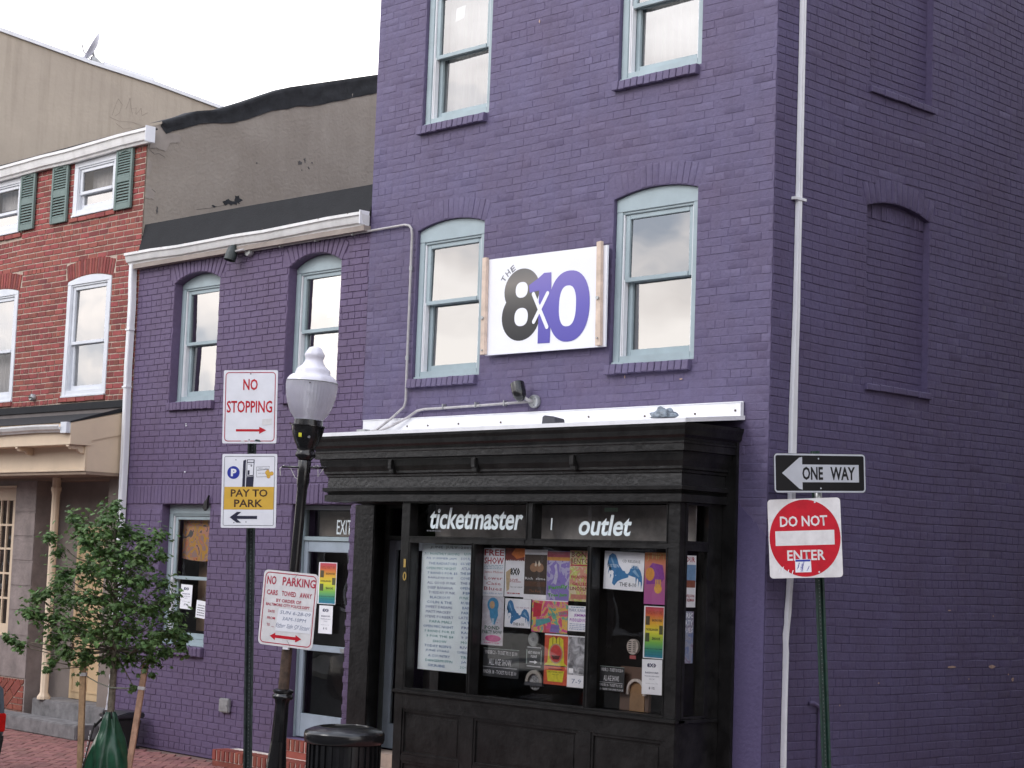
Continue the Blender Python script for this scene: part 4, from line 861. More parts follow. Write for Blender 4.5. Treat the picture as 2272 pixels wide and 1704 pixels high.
# window with small panes
mb = MB(); WF = Y(.10)
mb.box(WF, -11.87, -11.80, 1.05, 2.91, -.05, 0); mb.box(WF, -13.0, -12.93, 1.05, 2.91, -.05, 0); mb.box(WF, -12.93, -11.87, 2.75, 2.91, -.05, 0); mb.box(WF, -12.93, -11.87, 1.05, 1.20, -.05, 0)
mb.box(WF, -12.05, -11.875, 1.20, 2.75, -.04, -.004)
pw = mb.build('porch_window', PORCH, red, bevel=.005, label='cream multi-pane porch window')
mb = MB()
for u in (-12.20, -12.36, -12.52, -12.68): mb.box(WF, u - .013, u + .013, 1.2, 2.75, -.04, -.01)
for v in (1.52, 1.83, 2.14, 2.44): mb.box(WF, -12.93, -12.05, v - .013, v + .013, -.04, -.012)
mb.build('glazing_bar', PORCH, pw)
for i, (u0, u1) in enumerate(((-12.187, -12.05), (-12.347, -12.213), (-12.507, -12.373), (-12.667, -12.533), (-12.93, -12.693))):
    for v0, v1 in ((1.2, 1.507), (1.533, 1.817), (1.843, 2.127), (2.153, 2.427), (2.453, 2.75)):
        q = MB(); q.quad(WF, [(u0, v0), (u1, v0), (u1, v1), (u0, v1)], -.03 + rng.uniform(-.001, .001)); q.build('window_pane', GLASS_D, pw, recalc=False)
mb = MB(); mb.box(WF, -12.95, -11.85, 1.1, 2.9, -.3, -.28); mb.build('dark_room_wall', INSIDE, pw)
mb = MB(); mb.box(WF, -11.90, -11.865, 1.80, 1.86, -.0, .03); mb.build('window_latch', RUST, pw)
mb = MB(); mb.box(FRONT, -13.02, -11.79, 2.905, 2.93, .0005, .02); mb.build('drip_moulding', PORCH, pw)
# door
mb = MB(); PD = Y(.325); mb.box(PD, -10.80, -10.08, .366, 2.45, -.01, .012); pdr = mb.build('porch_door', mat('cream_yellow_door', (.60, .43, .25), .5, .05, 4), red, bevel=.004)
for a, b, c, d in ((-10.74, -10.47, .45, .98), (-10.41, -10.14, .45, .98), (-10.74, -10.47, 1.1, 2.3), (-10.41, -10.14, 1.1, 2.3)):
    mb = MB(); bead(mb, PD, a, b, c, d, .02, .012, .02); mb.build('door_panel', pdr.data.materials[0], pdr)
mb = MB(); mb.box(PD, -10.765, -10.74, .86, 1.03, .012, .03); mb.build('door_handle', RUST, pdr)
# slim column
mb = MB(); mb.lathe((-10.80, -.02, .36), [(.080, 0), (.080, .03), (.066, .05), (.048, .08), (.0475, 1.0), (.052, 1.02), (.0475, 1.04), (.048, 2.45), (.056, 2.49), (.062, 2.50), (.062, 2.54), (.052, 2.55), (.055, 2.70)], 20, flute=8, fl=.10); mb.build('porch_column', PORCH, red, smooth=True, autos=35)
# stone steps
mb = MB(); mb.box(WORLD, -11.02, -9.40, -.05, .34, 0, .362); mb.build('stone_step', STONE, red, bevel=.012, label='upper grey stone step')
mb = MB(); mb.box(WORLD, -12.4, -9.48, -.36, -.052, 0, .170); mb.build('stone_step', STONE, red, bevel=.012, label='lower grey stone step')
# round vent
mb = MB(); mb.lathe(F4(-11.52, 4.03, .0), [(.045, 0), (.045, .05), (.036, .062), (.03, .055)], 14, axis=(0, -1, 0)); vt = thing('wall_vent', 'small round grey vent on the red brick wall above the porch roof', 'vent', F4(-11.52, 4.03, 0)); mb.build('vent_cap', STEEL, vt, smooth=True, autos=40)
mb = MB(); mb.box(F4, -11.55, -11.49, 4.022, 4.034, .052, .066); mb.build('vent_slot', SBLACK, vt)

# ================================================================== TAN HOUSE FAR LEFT
tan = thing('tan_house', 'tall tan stuccoed house wall with white coping behind the red house', 'building', (-17, 4, 0))
TX = Fr((-13.5, 0, 0), (0, 1, 0)); cop = [(-.1, 9.19), (.25, 9.16), (1.67, 9.02), (2.74, 8.95), (3.9, 8.83), (6, 8.6), (9, 8.3)]
mb = MB(); mb.prism(TX, [(-.1, 0)] + cop + [(9, 0)], -6, -.0); mb.build('stucco_wall', TANW, tan)
mb = MB(); mb.prism(TX, [(a - .0, b + .001) for a, b in cop] + [(a, b + .055) for a, b in cop][::-1], -6.05, .03); mb.build('white_coping', WHITE, tan)
mb = MB(); mb.prism(TX, [(1.9, 9.06), (2.75, 9.0), (2.75, 9.05), (1.9, 9.11)], -.3, .0); mb.build('coping_overlap', WHITE, tan)
# scratched graffiti lines
gm = MB()
for pth in ([(2.05, 8.36), (2.12, 8.55), (2.17, 8.62), (2.22, 8.55), (2.20, 8.42), (2.10, 8.36)], [(2.28, 8.50), (2.33, 8.67), (2.38, 8.60), (2.42, 8.44)], [(2.36, 8.52), (2.45, 8.55), (2.48, 8.45), (2.54, 8.56), (2.58, 8.46), (2.64, 8.52)], [(2.02, 8.33), (2.2, 8.30), (2.4, 8.33), (2.62, 8.30)], [(2.15, 8.26), (2.25, 8.20), (2.38, 8.24), (2.5, 8.19)]):
    gm.tube([TX(a + .02 * math.sin(b * 40), b, .001) for a, b in pth], .0022, 4)
gm.build('scratched_graffiti', pm(.28, .23, .19), tan)
# dish
FXd = thing('satellite_dish', 'pale satellite dish on the white coping of the tan house', 'satellite dish', (-13.6, 1.74, 9.02))
ax = Vector((.55, .80, .18)).normalized()
c0 = Vector((-13.6, 1.74, 9.29))
mb = MB(); mb.lathe(c0, [(.001, -.05), (.09, -.045), (.17, -.02), (.235, .02), (.24, .024), (.235, .028), (.17, -.008), (.09, -.034), (.002, -.039)], 24, axis=(-.40, -.82, .45)); mb.build('dish', mat('dish_grey', (.55, .54, .60), .5, .08, 8), FXd, smooth=True, autos=50)
mb = MB(); mb.tube([(-13.6, 1.74, 9.04), (-13.6, 1.80, 9.12), c0], .020, 8); mb.prism(Fr((-13.58, 0, 0), (0, 1, 0)), [(1.74, 9.06), (2.0, 9.05), (1.80, 9.17), (1.74, 9.17)], -.04, 0); mb.build('dish_mast', STEEL, FXd)
mb = MB(); mb.tube([c0 + Vector((0, 0, -.18)), c0 + Vector((.12, -.20, -.12)), c0 + Vector((.16, -.26, -.02))], .008, 6); mb.tube([(-13.52, 1.15, 9.07), (-13.54, 1.30, 9.14), (-13.56, 1.50, 9.15), (-13.6, 1.70, 9.1)], .005, 5); mb.build('feed_arm', STEEL, FXd)

# ================================================================== THINGS ON THE WALLS
rng = random.Random(41)
def flood(name, label, p, aim, cut, gl):
    t = thing(name, label, 'light fitting', p)
    p = Vector(p)
    mb = MB(); mb.lathe(p, [(.060, 0), (.060, .03), (.052, .045), (.02, .048)], 18, axis=(0, -1, 0)); mb.build('junction_box', STEEL, t, smooth=True, autos=40)
    for k in range(4):
        a = k * math.pi / 2 + .5; mb = MB(); mb.disc(Fr(p, (1, 0, 0)), .04 * math.cos(a), .04 * math.sin(a), .006, .006, .046, .05, 8); mb.build('box_screw', SGREY, t)
    h = p + Vector(aim)
    mb = MB(); mb.tube([p + Vector((0, -.045, 0)), p + Vector((-.02, -.085, .01)), h], .014, 8); mb.build('swivel_arm', GALV, t, smooth=True)
    ax = Vector(cut).normalized()
    mb = MB(); mb.lathe(h - ax * .05, [(.012, -.03), (.035, -.02), (.058, .02), (.064, .06), (.064, .145), (.060, .148), (.058, .10), (.02, .06)], 18, axis=ax); mb.build('lamp_hood', gl, t, smooth=True, autos=50)
    return t
flood('floodlight', 'dark floodlight below the annex gutter on a round steel box', (-7.07, -.006, 5.435), (-.20, -.10, .0), (-.10, -.25, -1), mat('dark_fitting', (.035, .045, .045), .5, .2, 10))
flood('floodlight', 'black hooded floodlight above the white flashing of the shopfront', (-2.62, -.004, 3.628), (-.085, -.13, .07), (-.35, .1, .75), BLACKG)
c1 = [(-7.01, -.03, 5.437), (-6.2, -.03, 5.438), (-5.07, -.03, 5.437), (-4.50, -.03, 5.440), (-4.43, -.03, 5.425), (-4.395, -.03, 5.39), (-4.383, -.03, 5.33), (-4.379, -.03, 4.649), (-4.378, -.03, 4.08), (-4.372, -.03, 3.70), (-4.385, -.04, 3.64), (-4.55, -.06, 3.53), (-4.74, -.08, 3.425), (-4.90, -.09, 3.40)]
t = thing('conduit', 'long grey metal conduit from the annex floodlight, bent down past the lower left window', 'conduit', (-4.4, 0, 4.4))
mb = MB(); mb.tube(c1, .0125, 8); mb.build('pipe', GALV, t, smooth=True)
for x in (-6.5, -5.9, -5.3): mb = MB(); mb.box(FRONT, x, x + .015, 5.418, 5.475, .005, .048); mb.build('pipe_clip', STEEL, t)
for z in (4.98, 4.10): mb = MB(); mb.tube([(-4.38, -.03, z), (-4.38, -.03, z + .04)], .017, 8); mb.build('pipe_coupling', STEEL, t)
mb = MB(); mb.box(FRONT, -4.99, -4.86, 3.40, 3.435, .05, .12); mb.build('conduit_box', STEEL, t)
t = thing('conduit', 'short grey conduit running along the white flashing to the shopfront floodlight', 'conduit', (-3.5, 0, 3.6))
mb = MB(); mb.tube([(-2.68, -.03, 3.628), (-3.3, -.03, 3.618), (-3.9, -.03, 3.612), (-4.10, -.03, 3.612), (-4.20, -.03, 3.60), (-4.32, -.04, 3.54), (-4.52, -.07, 3.46), (-4.70, -.09, 3.41), (-4.86, -.10, 3.40)], .0125, 8); mb.build('pipe', GALV, t, smooth=True)
for x in (-3.83, -3.38, -3.0): mb = MB(); mb.box(FRONT, x, x + .012, 3.60, 3.65, .005, .048); mb.build('pipe_clip', STEEL, t)
# electric cover
t = thing('outlet_cover', 'silver metal outlet cover on the purple annex wall near the ground', 'outlet', (-7.1, 0, .58))
mb = MB(); mb.box(F3, -7.19, -7.012, .507, .655, .008, .05); mb.build('cover', STEEL, t, bevel=.012); mb = MB(); mb.disc(F3, -7.04, .58, .007, .007, .05, .056, 8); mb.build('cover_screw', SGREY, t)
# small anchors left on the wall
t = thing('wall_anchor', 'small white wall anchor on the annex wall, upper of two', 'anchor', F3(-8.126, 3.59, 0)); mb = MB(); mb.box(F3, -8.135, -8.118, 3.592, 3.60, .008, .02); mb.box(F3, -8.130, -8.114, 3.570, 3.582, .008, .02); mb.build('plug', SWHITE, t)
t = thing('wall_anchor', 'small white wall anchor on the annex wall, lower of two', 'anchor', F3(-8.10, 3.06, 0)); mb = MB(); mb.box(F3, -8.108, -8.09, 3.055, 3.067, .008, .02); mb.build('plug', SWHITE, t)

# ---- the 8x10 banner board
sg = thing('club_sign', 'white club sign board reading THE 8x10 between the two lower windows', 'sign', (-2.52, 0, 4.5))
SGF = Fr((0, -.066, 0), (1, 0, 0))
mb = MB(); mb.prism(SGF, [(-3.262, 4.968), (-1.745, 4.953), (-1.738, 4.066), (-3.25, 4.074)], -.02, 0); mb.build('board', mat('board_white', (.82, .82, .87), .35, .02, 2), sg)
for pts in ([(-3.294, 4.985), (-3.235, 4.985), (-3.215, 4.082), (-3.275, 4.078)], [(-1.845, 4.985), (-1.79, 4.99), (-1.762, 4.075), (-1.825, 4.075)]):
    mb = MB(); mb.prism(SGF, pts, .001, .036); b_ = mb.build('wooden_batten', WOODS, sg, bevel=.003)
    x = sum(p[0] for p in pts) / 4
    for v in (4.42 if x < -3 else 4.49, 4.12 if x < -3 else 4.14):
        q = MB(); q.disc(SGF, x + (.0 if v > 4.3 else .01), v, .016 if v > 4.3 else .008, .016 if v > 4.3 else .008, .037, .05, 10); q.build('bolt_head', STEEL, b_)
def P8(m_, d, outer, h): pass
LG = mat('logo_hole_white', (.82, .82, .87), .35, .02, 2)
mb = MB(); mb.disc(SGF, -2.785, 4.640, .228, .203, .0005, .0012, 40); mb.disc(SGF, -2.790, 4.408, .246, .226, .0004, .0013, 40); e8 = mb.build('letter_eight', EIGHT, sg, recalc=False)
mb = MB(); mb.disc(SGF, -2.787, 4.647, .078, .072, .0016, .0022, 30, .85); mb.build('letter_hole', LG, sg); mb = MB(); mb.disc(SGF, -2.783, 4.398, .086, .083, .0016, .0022, 30, .85); mb.build('letter_hole', LG, sg)
mb = MB(); mb.prism(SGF, [(-2.418, 4.775), (-2.508, 4.777), (-2.575, 4.736), (-2.695, 4.680), (-2.682, 4.611), (-2.562, 4.622), (-2.56, 4.143), (-2.407, 4.139), (-2.405, 4.5), (-2.413, 4.678)], .0024, .0031); mb.disc(SGF, -2.186, 4.453, .252, .317, .0022, .0032, 44, .9); mb.build('letter_ten', TENP, sg)
mb = MB(); mb.disc(SGF, -2.201, 4.455, .104, .182, .0036, .0042, 34, .8); mb.build('letter_hole', LG, sg)
mb = MB()
for (a, b), (c, d) in (((-2.632, 4.595), (-2.448, 4.285)), ((-2.453, 4.588), (-2.617, 4.343))):
    L_ = math.hypot(c - a, d - b); ux, uy = (c - a) / L_, (d - b) / L_; px_, py_ = -uy * .020, ux * .020; pts = []
    for k in range(9): t_ = math.pi / 2 + math.pi * k / 8; pts.append((a + .020 * (ux * math.cos(t_) - uy * math.sin(t_)), b + .020 * (uy * math.cos(t_) + ux * math.sin(t_))))
    for k in range(9): t_ = -math.pi / 2 + math.pi * k / 8; pts.append((c + .020 * (ux * math.cos(t_) - uy * math.sin(t_)), d + .020 * (uy * math.cos(t_) + ux * math.sin(t_))))
    mb.prism(SGF, pts, .0046, .0052 + (.0006 if a < -2.6 else 0))
mb.build('letter_x', LG, sg)
for ch, (x, z), r_ in (('T', (-3.028, 4.768), 1.0), ('H', (-2.975, 4.818), .78), ('E', (-2.913, 4.852), .58)): text(ch, SGF, x, z, .05, .058, SGREY, sg, .001, bold=.02, rot=r_)
mb = MB(); mb.box(SGF, -3.25, -1.75, 4.958, 4.962, -.03, -.021); mb.build('board_back_strip', SGREY, sg)

# ================================================================== POSTERS IN THE SHOP WINDOWS
PF = Y(BF + .112)
RNDI = [pm(.02, .02, .02), pm(.45, .03, .05)]
def poster(label, rect, bgm, items, F=PF, d=-.004, tilt=0., name='poster', cat='poster'):
    """items: ('t', text, cx, cy, w, h, mat) or ('r', cx, cy, w, h, mat) or ('d', cx, cy, rx, ry, mat) or ('p', pts, mat); fractions of the sheet, cy from the top"""
    u0, u1, v0, v1 = rect; W, H = u1 - u0, v1 - v0; c = F((u0 + u1) / 2, (v0 + v1) / 2, d)
    ct, st = math.cos(tilt), math.sin(tilt)
    PFr = Fr(c, F.u * ct + F.v * st, -F.u * st + F.v * ct)
    T = thing(name, label, cat, c)
    mb = MB(); n = 6      # sheet with a slight curl
    for i in range(n + 1):
        for j in range(5): mb.v.append(PFr(-W / 2 + W * i / n, -H / 2 + H * j / 4, 0))
    for i in range(n):
        for j in range(4): mb.f.append([i * 5 + j, (i + 1) * 5 + j, (i + 1) * 5 + j + 1, i * 5 + j + 1])
    mb.build('sheet', bgm, T, recalc=False)
    e_ = .0008; k = 0; grp = {}
    X = lambda a: -W / 2 + a * W; V = lambda a: H / 2 - a * H
    for it in items:
        k += 1; dd = e_ + k * .00012
        if it[0] == 't': text(it[1], PFr, X(it[2]), V(it[3]), it[4] * W, it[5] * H, it[6], T, dd, bold=it[7] if len(it) > 7 else 0, rot=it[8] if len(it) > 8 else 0, res=1)
        else:
            mb = MB()
            if it[0] == 'r': mb.quad(PFr, [(X(it[1] - it[3] / 2), V(it[2] + it[4] / 2)), (X(it[1] + it[3] / 2), V(it[2] + it[4] / 2)), (X(it[1] + it[3] / 2), V(it[2] - it[4] / 2)), (X(it[1] - it[3] / 2), V(it[2] - it[4] / 2))], dd); m_ = it[5]
            elif it[0] == 'd': mb.quad(PFr, [(X(it[1] + it[3] * math.cos(q * math.pi / 12)), V(it[2] + it[4] * math.sin(q * math.pi / 12))) for q in range(24)], dd); m_ = it[5]
            elif it[0] == 'p': mb.quad(PFr, [(X(a), V(b)) for a, b in it[1]], dd); m_ = it[2]
            mb.build('printed_shape', m_, T, recalc=False)
    return T
PW = mat('poster_paper', (.90, .90, .93), .5, .04, 8); BK = pm(.02, .02, .02); RD = pm(.42, .04, .06); BLU = pm(.05, .20, .42); PINK = pm(.62, .10, .30); ORG = pm(.65, .20, .05); GRN = pm(.12, .42, .08); PUR = pm(.22, .17, .46); YL = pm(.68, .62, .05); TEAL = pm(.10, .35, .36); LG2 = pm(.5, .5, .52)
def lines(y0, y1, n, m_, x0=.15, x1=.85, h=.35, r_=random.Random(5)):
    """rows of small print drawn as word-length strokes"""
    o = []
    for i in range(n):
        y = y0 + (y1 - y0) * (i + .5) / n; x = x0
        while x < x1 - .04:
            w_ = min(r_.uniform(.05, .16), x1 - x); o.append(('r', x + w_ / 2, y, w_, (y1 - y0) / n * h, m_)); x += w_ + .035
    return o
menu_it = []
wr = random.Random(9)
left = ['7/1 MONTHLY SHOWS', '7/2 SUMMER JAM', 'THE RADIATORS', 'OPEN MIC NIGHT', '7 BANDS FOR $5', 'BARLEYJUICE', 'ALL GOOD FUNK', 'DEEP BANANA', 'TUESDAY FUNK', 'BLACKOUT', 'COLIN & THE', 'SWEET DREAMS', 'MATT MACKEY', 'STEVE FORBERT', 'PAPA MALI', 'OPEN MIC NIGHT', '5 BANDS FOR $5', '3 FOR THE $8', 'SHOW', 'TODAY RISING', 'JUNE STARS', 'A COUNTRY', 'DANGERMUFFIN', 'SKRIBE']
right = ['LUCK', 'SOUL FIRE', '6/6 VIEW TO', 'ATLANTA', 'THE BRIDGE', 'COVER ME', 'THE BLUE', 'OPEN MIC', 'FIRE', 'FUNK YOU', 'RUBBER', 'BAND', 'PARTY', 'LATE SET', 'SAT 8', 'FREE', 'RAGE', '9 PM', 'MOVE', 'RIVER', 'COMING SOON', 'TREE', 'JAM', 'SOON']
mk = [pm(.10, .20, .42), pm(.06, .30, .32), pm(.16, .20, .40)]
for i, s_ in enumerate(left): menu_it.append(('t', s_, .10 + .28 + wr.uniform(-.02, .03) - .04, .075 + i * .0385, .028 * len(s_) + .12, .020, mk[wr.randrange(3)]))
for i, s_ in enumerate(right): menu_it.append(('t', s_, .82, .07 + i * .0385, min(.30, .026 * len(s_) + .08), .020, mk[wr.randrange(3)]))
menu_it.append(('t', 'JUNE  JULY  2009', .5, .025, .7, .026, SGREY))
poster('long white sheet of handwritten show dates in the narrow left shop window', (-3.585, -2.80, 1.20, 2.325), mat('menu_paper', (.84, .91, .93), .6, .05, 3), menu_it, name='show_list', cat='list')
poster('white poster with red FREE SHOW heading, top left of the middle shop window', (-2.767, -2.501, 1.887, 2.304), PW, [('t', 'FREE', .5, .09, .92, .13, RD, .02), ('t', 'SHOW', .5, .26, .92, .14, RD, .02), ('t', 'Jamie Mclean', .5, .50, .88, .06, pm(.5, .12, .12)), ('t', 'Lower', .5, .62, .85, .07, RD), ('t', 'Case', .5, .73, .70, .07, RD), ('t', 'Blues', .5, .84, .85, .075, RD), ('t', 'June 24th at 9pm', .5, .94, .9, .035, BLU)] + lines(.34, .44, 3, pm(.25, .42, .5), .05, .95))
poster('red and white 8x10 poster second along the top row', (-2.492, -2.256, 1.893, 2.308), PW, [('r', .5, .13, 1, .26, pm(.20, .04, .03)), ('p', [(.5, 0), (1, 0), (1, .17), (.6, .22), (.3, .12)], ORG), ('t', 'RADIOHEAD', .5, .27, .95, .06, PW, .01), ('t', '8X0', .52, .48, .52, .16, BK, .04), ('t', 'LIVE', .5, .65, .4, .04, RD), ('t', 'IN THE RAIN', .55, .69, .6, .03, RD), ('t', 'by our mind', .62, .80, .6, .04, BK), ('p', [(.05, .5), (.3, .42), (.25, .85), (.12, .9)], pm(.62, .48, .30))] + lines(.9, .96, 1, RD))
poster('dark brown poster with pale horns, centre of the top row', (-2.257, -1.981, 1.879, 2.301), PW, [('r', .5, .50, .97, .80, pm(.07, .05, .04)), ('d', .42, .36, .17, .09, pm(.35, .20, .12)), ('d', .68, .36, .17, .09, pm(.35, .20, .12)), ('p', [(.45, .32), (.5, .22), (.55, .3), (.52, .34)], pm(.7, .62, .5)), ('p', [(.6, .3), (.64, .21), (.72, .3), (.64, .34)], pm(.7, .62, .5)), ('t', 'Rich  slime', .5, .58, .88, .05, PW), ('t', 'The Fest', .5, .83, .5, .05, pm(.35, .13, .05)), ('r', .5, .69, .9, .10, pm(.12, .06, .035))])
poster('purple and green psychedelic poster, fourth along the top row', (-1.983, -1.717, 1.878, 2.295), blotchy('purple_print', [(.22, .17, .46), (.26, .20, .50), (.45, .42, .60), (.20, .15, .42)], 9, 1.2), [('r', .5, .07, 1, .12, pm(.42, .10, .14)), ('r', .5, .16, 1, .07, pm(.6, .30, .08)), ('p', [(.3, .65), (.38, .4), (.32, .3), (.42, .25), (.5, .5), (.42, .68)], pm(.55, .53, .66)), ('p', [(.55, .2), (.62, .2), (.6, .45), (.55, .4)], pm(.5, .48, .62)), ('t', 'Family', .52, .73, .85, .10, GRN, .03, .1), ('t', 'Tree Jam', .5, .89, .85, .09, GRN, .03, .05)])
poster('cream, green and red poster reading BON, right end of the top row', (-1.717, -1.49, 1.883, 2.303), blotchy('camo_print', [(.62, .55, .38), (.62, .55, .38), (.50, .60, .15), (.60, .28, .22), (.62, .5, .35), (.3, .5, .15)], 12, 1.3), [('t', 'BON', .45, .08, .75, .11, pm(.22, .08, .06), .02), ('t', 'BENTO', .5, .21, .92, .11, pm(.22, .08, .06), .02), ('r', .5, .29, .9, .03, RD), ('t', 'PASADENA', .52, .52, .86, .06, RD, .02), ('t', 'GRILLED', .55, .66, .8, .06, RD, .02), ('t', 'LINCOLN', .5, .75, .9, .07, pm(.25, .04, .06), .02), ('r', .5, .91, .8, .09, pm(.5, .2, .15))])
poster('tall poster with a blue bird-like head over pink splashes', (-2.763, -2.490, 1.465, 1.885), blotchy('grey_pink_print', [(.55, .52, .54), (.62, .58, .62), (.68, .66, .7), (.55, .35, .42)], 10, 1.2), [('d', .5, .17, .26, .15, pm(.07, .30, .52)), ('d', .46, .17, .12, .08, pm(.62, .40, .22)), ('p', [(.34, .28), (.72, .25), (.75, .38), (.6, .58), (.5, .56), (.38, .42)], pm(.07, .30, .52)), ('p', [(.45, .45), (.58, .45), (.55, .58), (.5, .58)], pm(.5, .65, .75)), ('t', 'POND', .5, .64, .7, .08, pm(.12, .2, .16), .03), ('t', 'PARTY NOW', .5, .73, .9, .08, pm(.10, .16, .14), .03), ('d', .55, .86, .36, .07, PINK), ('t', 'this june 27', .35, .90, .5, .03, PINK)] + lines(.93, .97, 1, PINK))
def feather(pts, k, l_, r_=random.Random(12)):
    o_ = []
    for i in range(len(pts)):
        p, q = pts[i], pts[(i + 1) % len(pts)]; o_.append(p)
        if k[0] <= i < k[1]:
            m_ = ((p[0] + q[0]) / 2 + l_[0], (p[1] + q[1]) / 2 + l_[1]); o_ += [((p[0] * .7 + q[0] * .3) + l_[0], (p[1] * .7 + q[1] * .3) + l_[1] * 1.3), ((p[0] + q[0]) / 2, (p[1] + q[1]) / 2)]
    return o_
LW = [(.30, .62), (.20, .60), (.14, .50), (.10, .38), (.09, .25), (.12, .12), (.20, .05), (.28, .09), (.33, .20), (.37, .34), (.48, .50), (.44, .60)]
RW = [(.62, .60), (.66, .44), (.74, .34), (.84, .36), (.92, .48), (.96, .62), (.97, .80), (.90, .74), (.84, .66), (.76, .64)]
wing = [('p', feather(LW, (0, 5), (-.02, .12)), BLU), ('p', feather(RW, (6, 9), (.0, .14)), BLU), ('p', [(.40, .48), (.64, .52), (.62, .66), (.46, .72), (.36, .78), (.28, .90), (.22, .84), (.24, .70), (.34, .60)], BLU), ('d', .585, .46, .06, .11, PW), ('d', .20, .56, .05, .06, PW), ('p', [(.16, .2), (.18, .14), (.30, .42), (.27, .44)], pm(.25, .42, .60)), ('p', [(.72, .5), (.78, .44), (.90, .62), (.87, .64)], pm(.25, .42, .60))]
poster('small white poster with a blue winged drawing, middle of the middle window', (-2.477, -2.161, 1.632, 1.877), PW, wing + [('t', 'CD RELEASE', .68, .30, .5, .05, pm(.5, .3, .4)), ('t', 'THE 8-10', .55, .88, .42, .10, SGREY, .01)])
poster('rainbow coloured poster with red blocks beside the winged drawing', (-2.146, -1.723, 1.608, 1.882), blotchy('carnival_print', [(.55, .06, .10), (.62, .10, .12), (.62, .10, .30), (.70, .45, .12), (.15, .42, .30), (.30, .18, .5)], 6.5, 2.0), [('r', .5, .02, .99, .03, PW), ('p', [(.04, .08), (.28, .14), (.26, .5), (.04, .55)], pm(.52, .03, .06)), ('p', [(.12, .62), (.50, .55), (.55, .66), (.12, .85)], TEAL), ('p', [(.55, .75), (.78, .75), (.78, .98), (.52, .98)], PUR), ('t', 'SUNDAZE', .68, .18, .55, .12, pm(.70, .30, .35), .03, .06), ('t', 'VIBRATION', .72, .42, .5, .10, TEAL, .03, .12)])
poster('small white flyer with violet type at the right of the middle window', (-1.719, -1.49, 1.636, 1.845), PW, [('t', 'MARK KARAN', .5, .17, .9, .12, pm(.20, .22, .40)), ('t', 'JEMIMA', .6, .38, .6, .14, pm(.40, .12, .50), .02), ('t', 'PUDDLEDUCK', .55, .56, .9, .13, pm(.40, .12, .50), .02)] + lines(.68, .95, 4, pm(.35, .4, .6), .1, .9) + lines(.02, .09, 1, BLU))
poster('yellow, red and black carnival style poster low in the middle window', (-1.980, -1.709, 1.181, 1.601), pm(.60, .10, .05), [('r', .5, .015, 1, .03, PW), ('p', [(.2, .10), (.38, .05), (.5, .10), (.62, .05), (.8, .10), (.86, .56), (1, .62), (0, .62), (.14, .56)], YL), ('d', .5, .385, .30, .20, pm(.45, .30, .20)), ('d', .5, .385, .25, .17, pm(.55, .06, .06)), ('p', [(.3, .42), (.7, .42), (.62, .50), (.38, .50)], pm(.10, .02, .02)), ('r', .35, .12, .02, .18, BK), ('r', .5, .11, .03, .14, BK), ('r', .65, .12, .02, .18, BK), ('r', .5, .63, .96, .015, BK), ('p', [(.12, .72), (.88, .72), (.82, .94), (.18, .94)], YL), ('r', .5, .69, .6, .012, BK), ('t', 'THE SUMMER PARTY', .5, .75, .66, .03, BK), ('t', 'June 27', .5, .80, .3, .03, BK)])
poster('black and white photo poster of people with handwritten 7-9 below', (-1.708, -1.49, 1.175, 1.598), PW, [('r', .5, .39, .96, .74, blotchy('grey_photo_print', [(.04, .04, .04), (.12, .12, .13), (.30, .30, .32), (.55, .55, .58)], 16, .8)), ('t', '7-9', .5, .88, .5, .09, pm(.25, .28, .42)), ('r', .2, .68, .24, .09, PW), ('t', 'POPMAN', .7, .74, .3, .02, PW)])
def ticketboard(label, rect, tt, F=PF):
    it = [('r', .5, .01, 1, .02, pm(.30, .36, .33)), ('t', tt[0], .5, .15, .9, .15, PW), ('t', tt[1], .48, .48, .62, .22, PW), ('r', .48, .66, .95, .02, LG2), ('t', tt[2], .48, .84, .92, .15, PW)]
    if len(tt) > 3: it[-1] = ('t', tt[2], .48, .77, .92, .12, PW); it += [('t', tt[3], .5, .93, .95, .07, PW)]
    return poster(label, rect, pm(.035, .037, .04), it, F, name='ticket_board', cat='notice', d=-.012)
ticketboard('dark ticket price board reading ALL AGE SHOW in the middle shop window', (-2.735, -2.29, 1.196, 1.44), ['UNDER 21 - TICKET PLUS $3.00', 'ALL AGE SHOW', 'UNDER 18 - TICKET PLUS $5.00'])
ticketboard('dark ticket price board reading ALL AGE SHOWS in the right shop window', (-1.344, -1.076, 1.175, 1.373), ['UNDER 21 - TICKET PLUS $3.00', 'ALL AGE SHOWS', 'UNDER 18 - TICKET PLUS $5', 'ID READY IN LINE PLEASE'])
poster('small black NEXT WINDOW PLEASE sign with an arrow', (-2.194, -2.012, 1.312, 1.479), pm(.03, .032, .035), [('r', .5, .02, .9, .05, LG2), ('r', .02, .5, .05, .7, pm(.35, .42, .38)), ('r', .98, .5, .05, .7, pm(.35, .42, .38)), ('r', .5, .97, .9, .05, LG2), ('t', 'NEXT WINDOW', .5, .28, .8, .14, PW), ('t', 'PLEASE', .5, .47, .4, .13, PW), ('p', [(.22, .72), (.55, .72), (.55, .66), (.75, .75), (.55, .84), (.55, .78), (.22, .78)], PW)], name='window_notice', cat='notice')
poster('white poster with large blue wings, top of the right shop window', (-1.327, -.890, 1.994, 2.303), PW, wing + [('t', 'CD RELEASE', .68, .24, .45, .07, SGREY), ('t', 'LISTEN', .24, .38, .28, .08, pm(.6, .68, .75)), ('t', 'EYE', .78, .38, .18, .08, pm(.6, .68, .75)), ('t', 'THE 8-10', .62, .85, .42, .11, SGREY, .01)], tilt=R(-1.5))
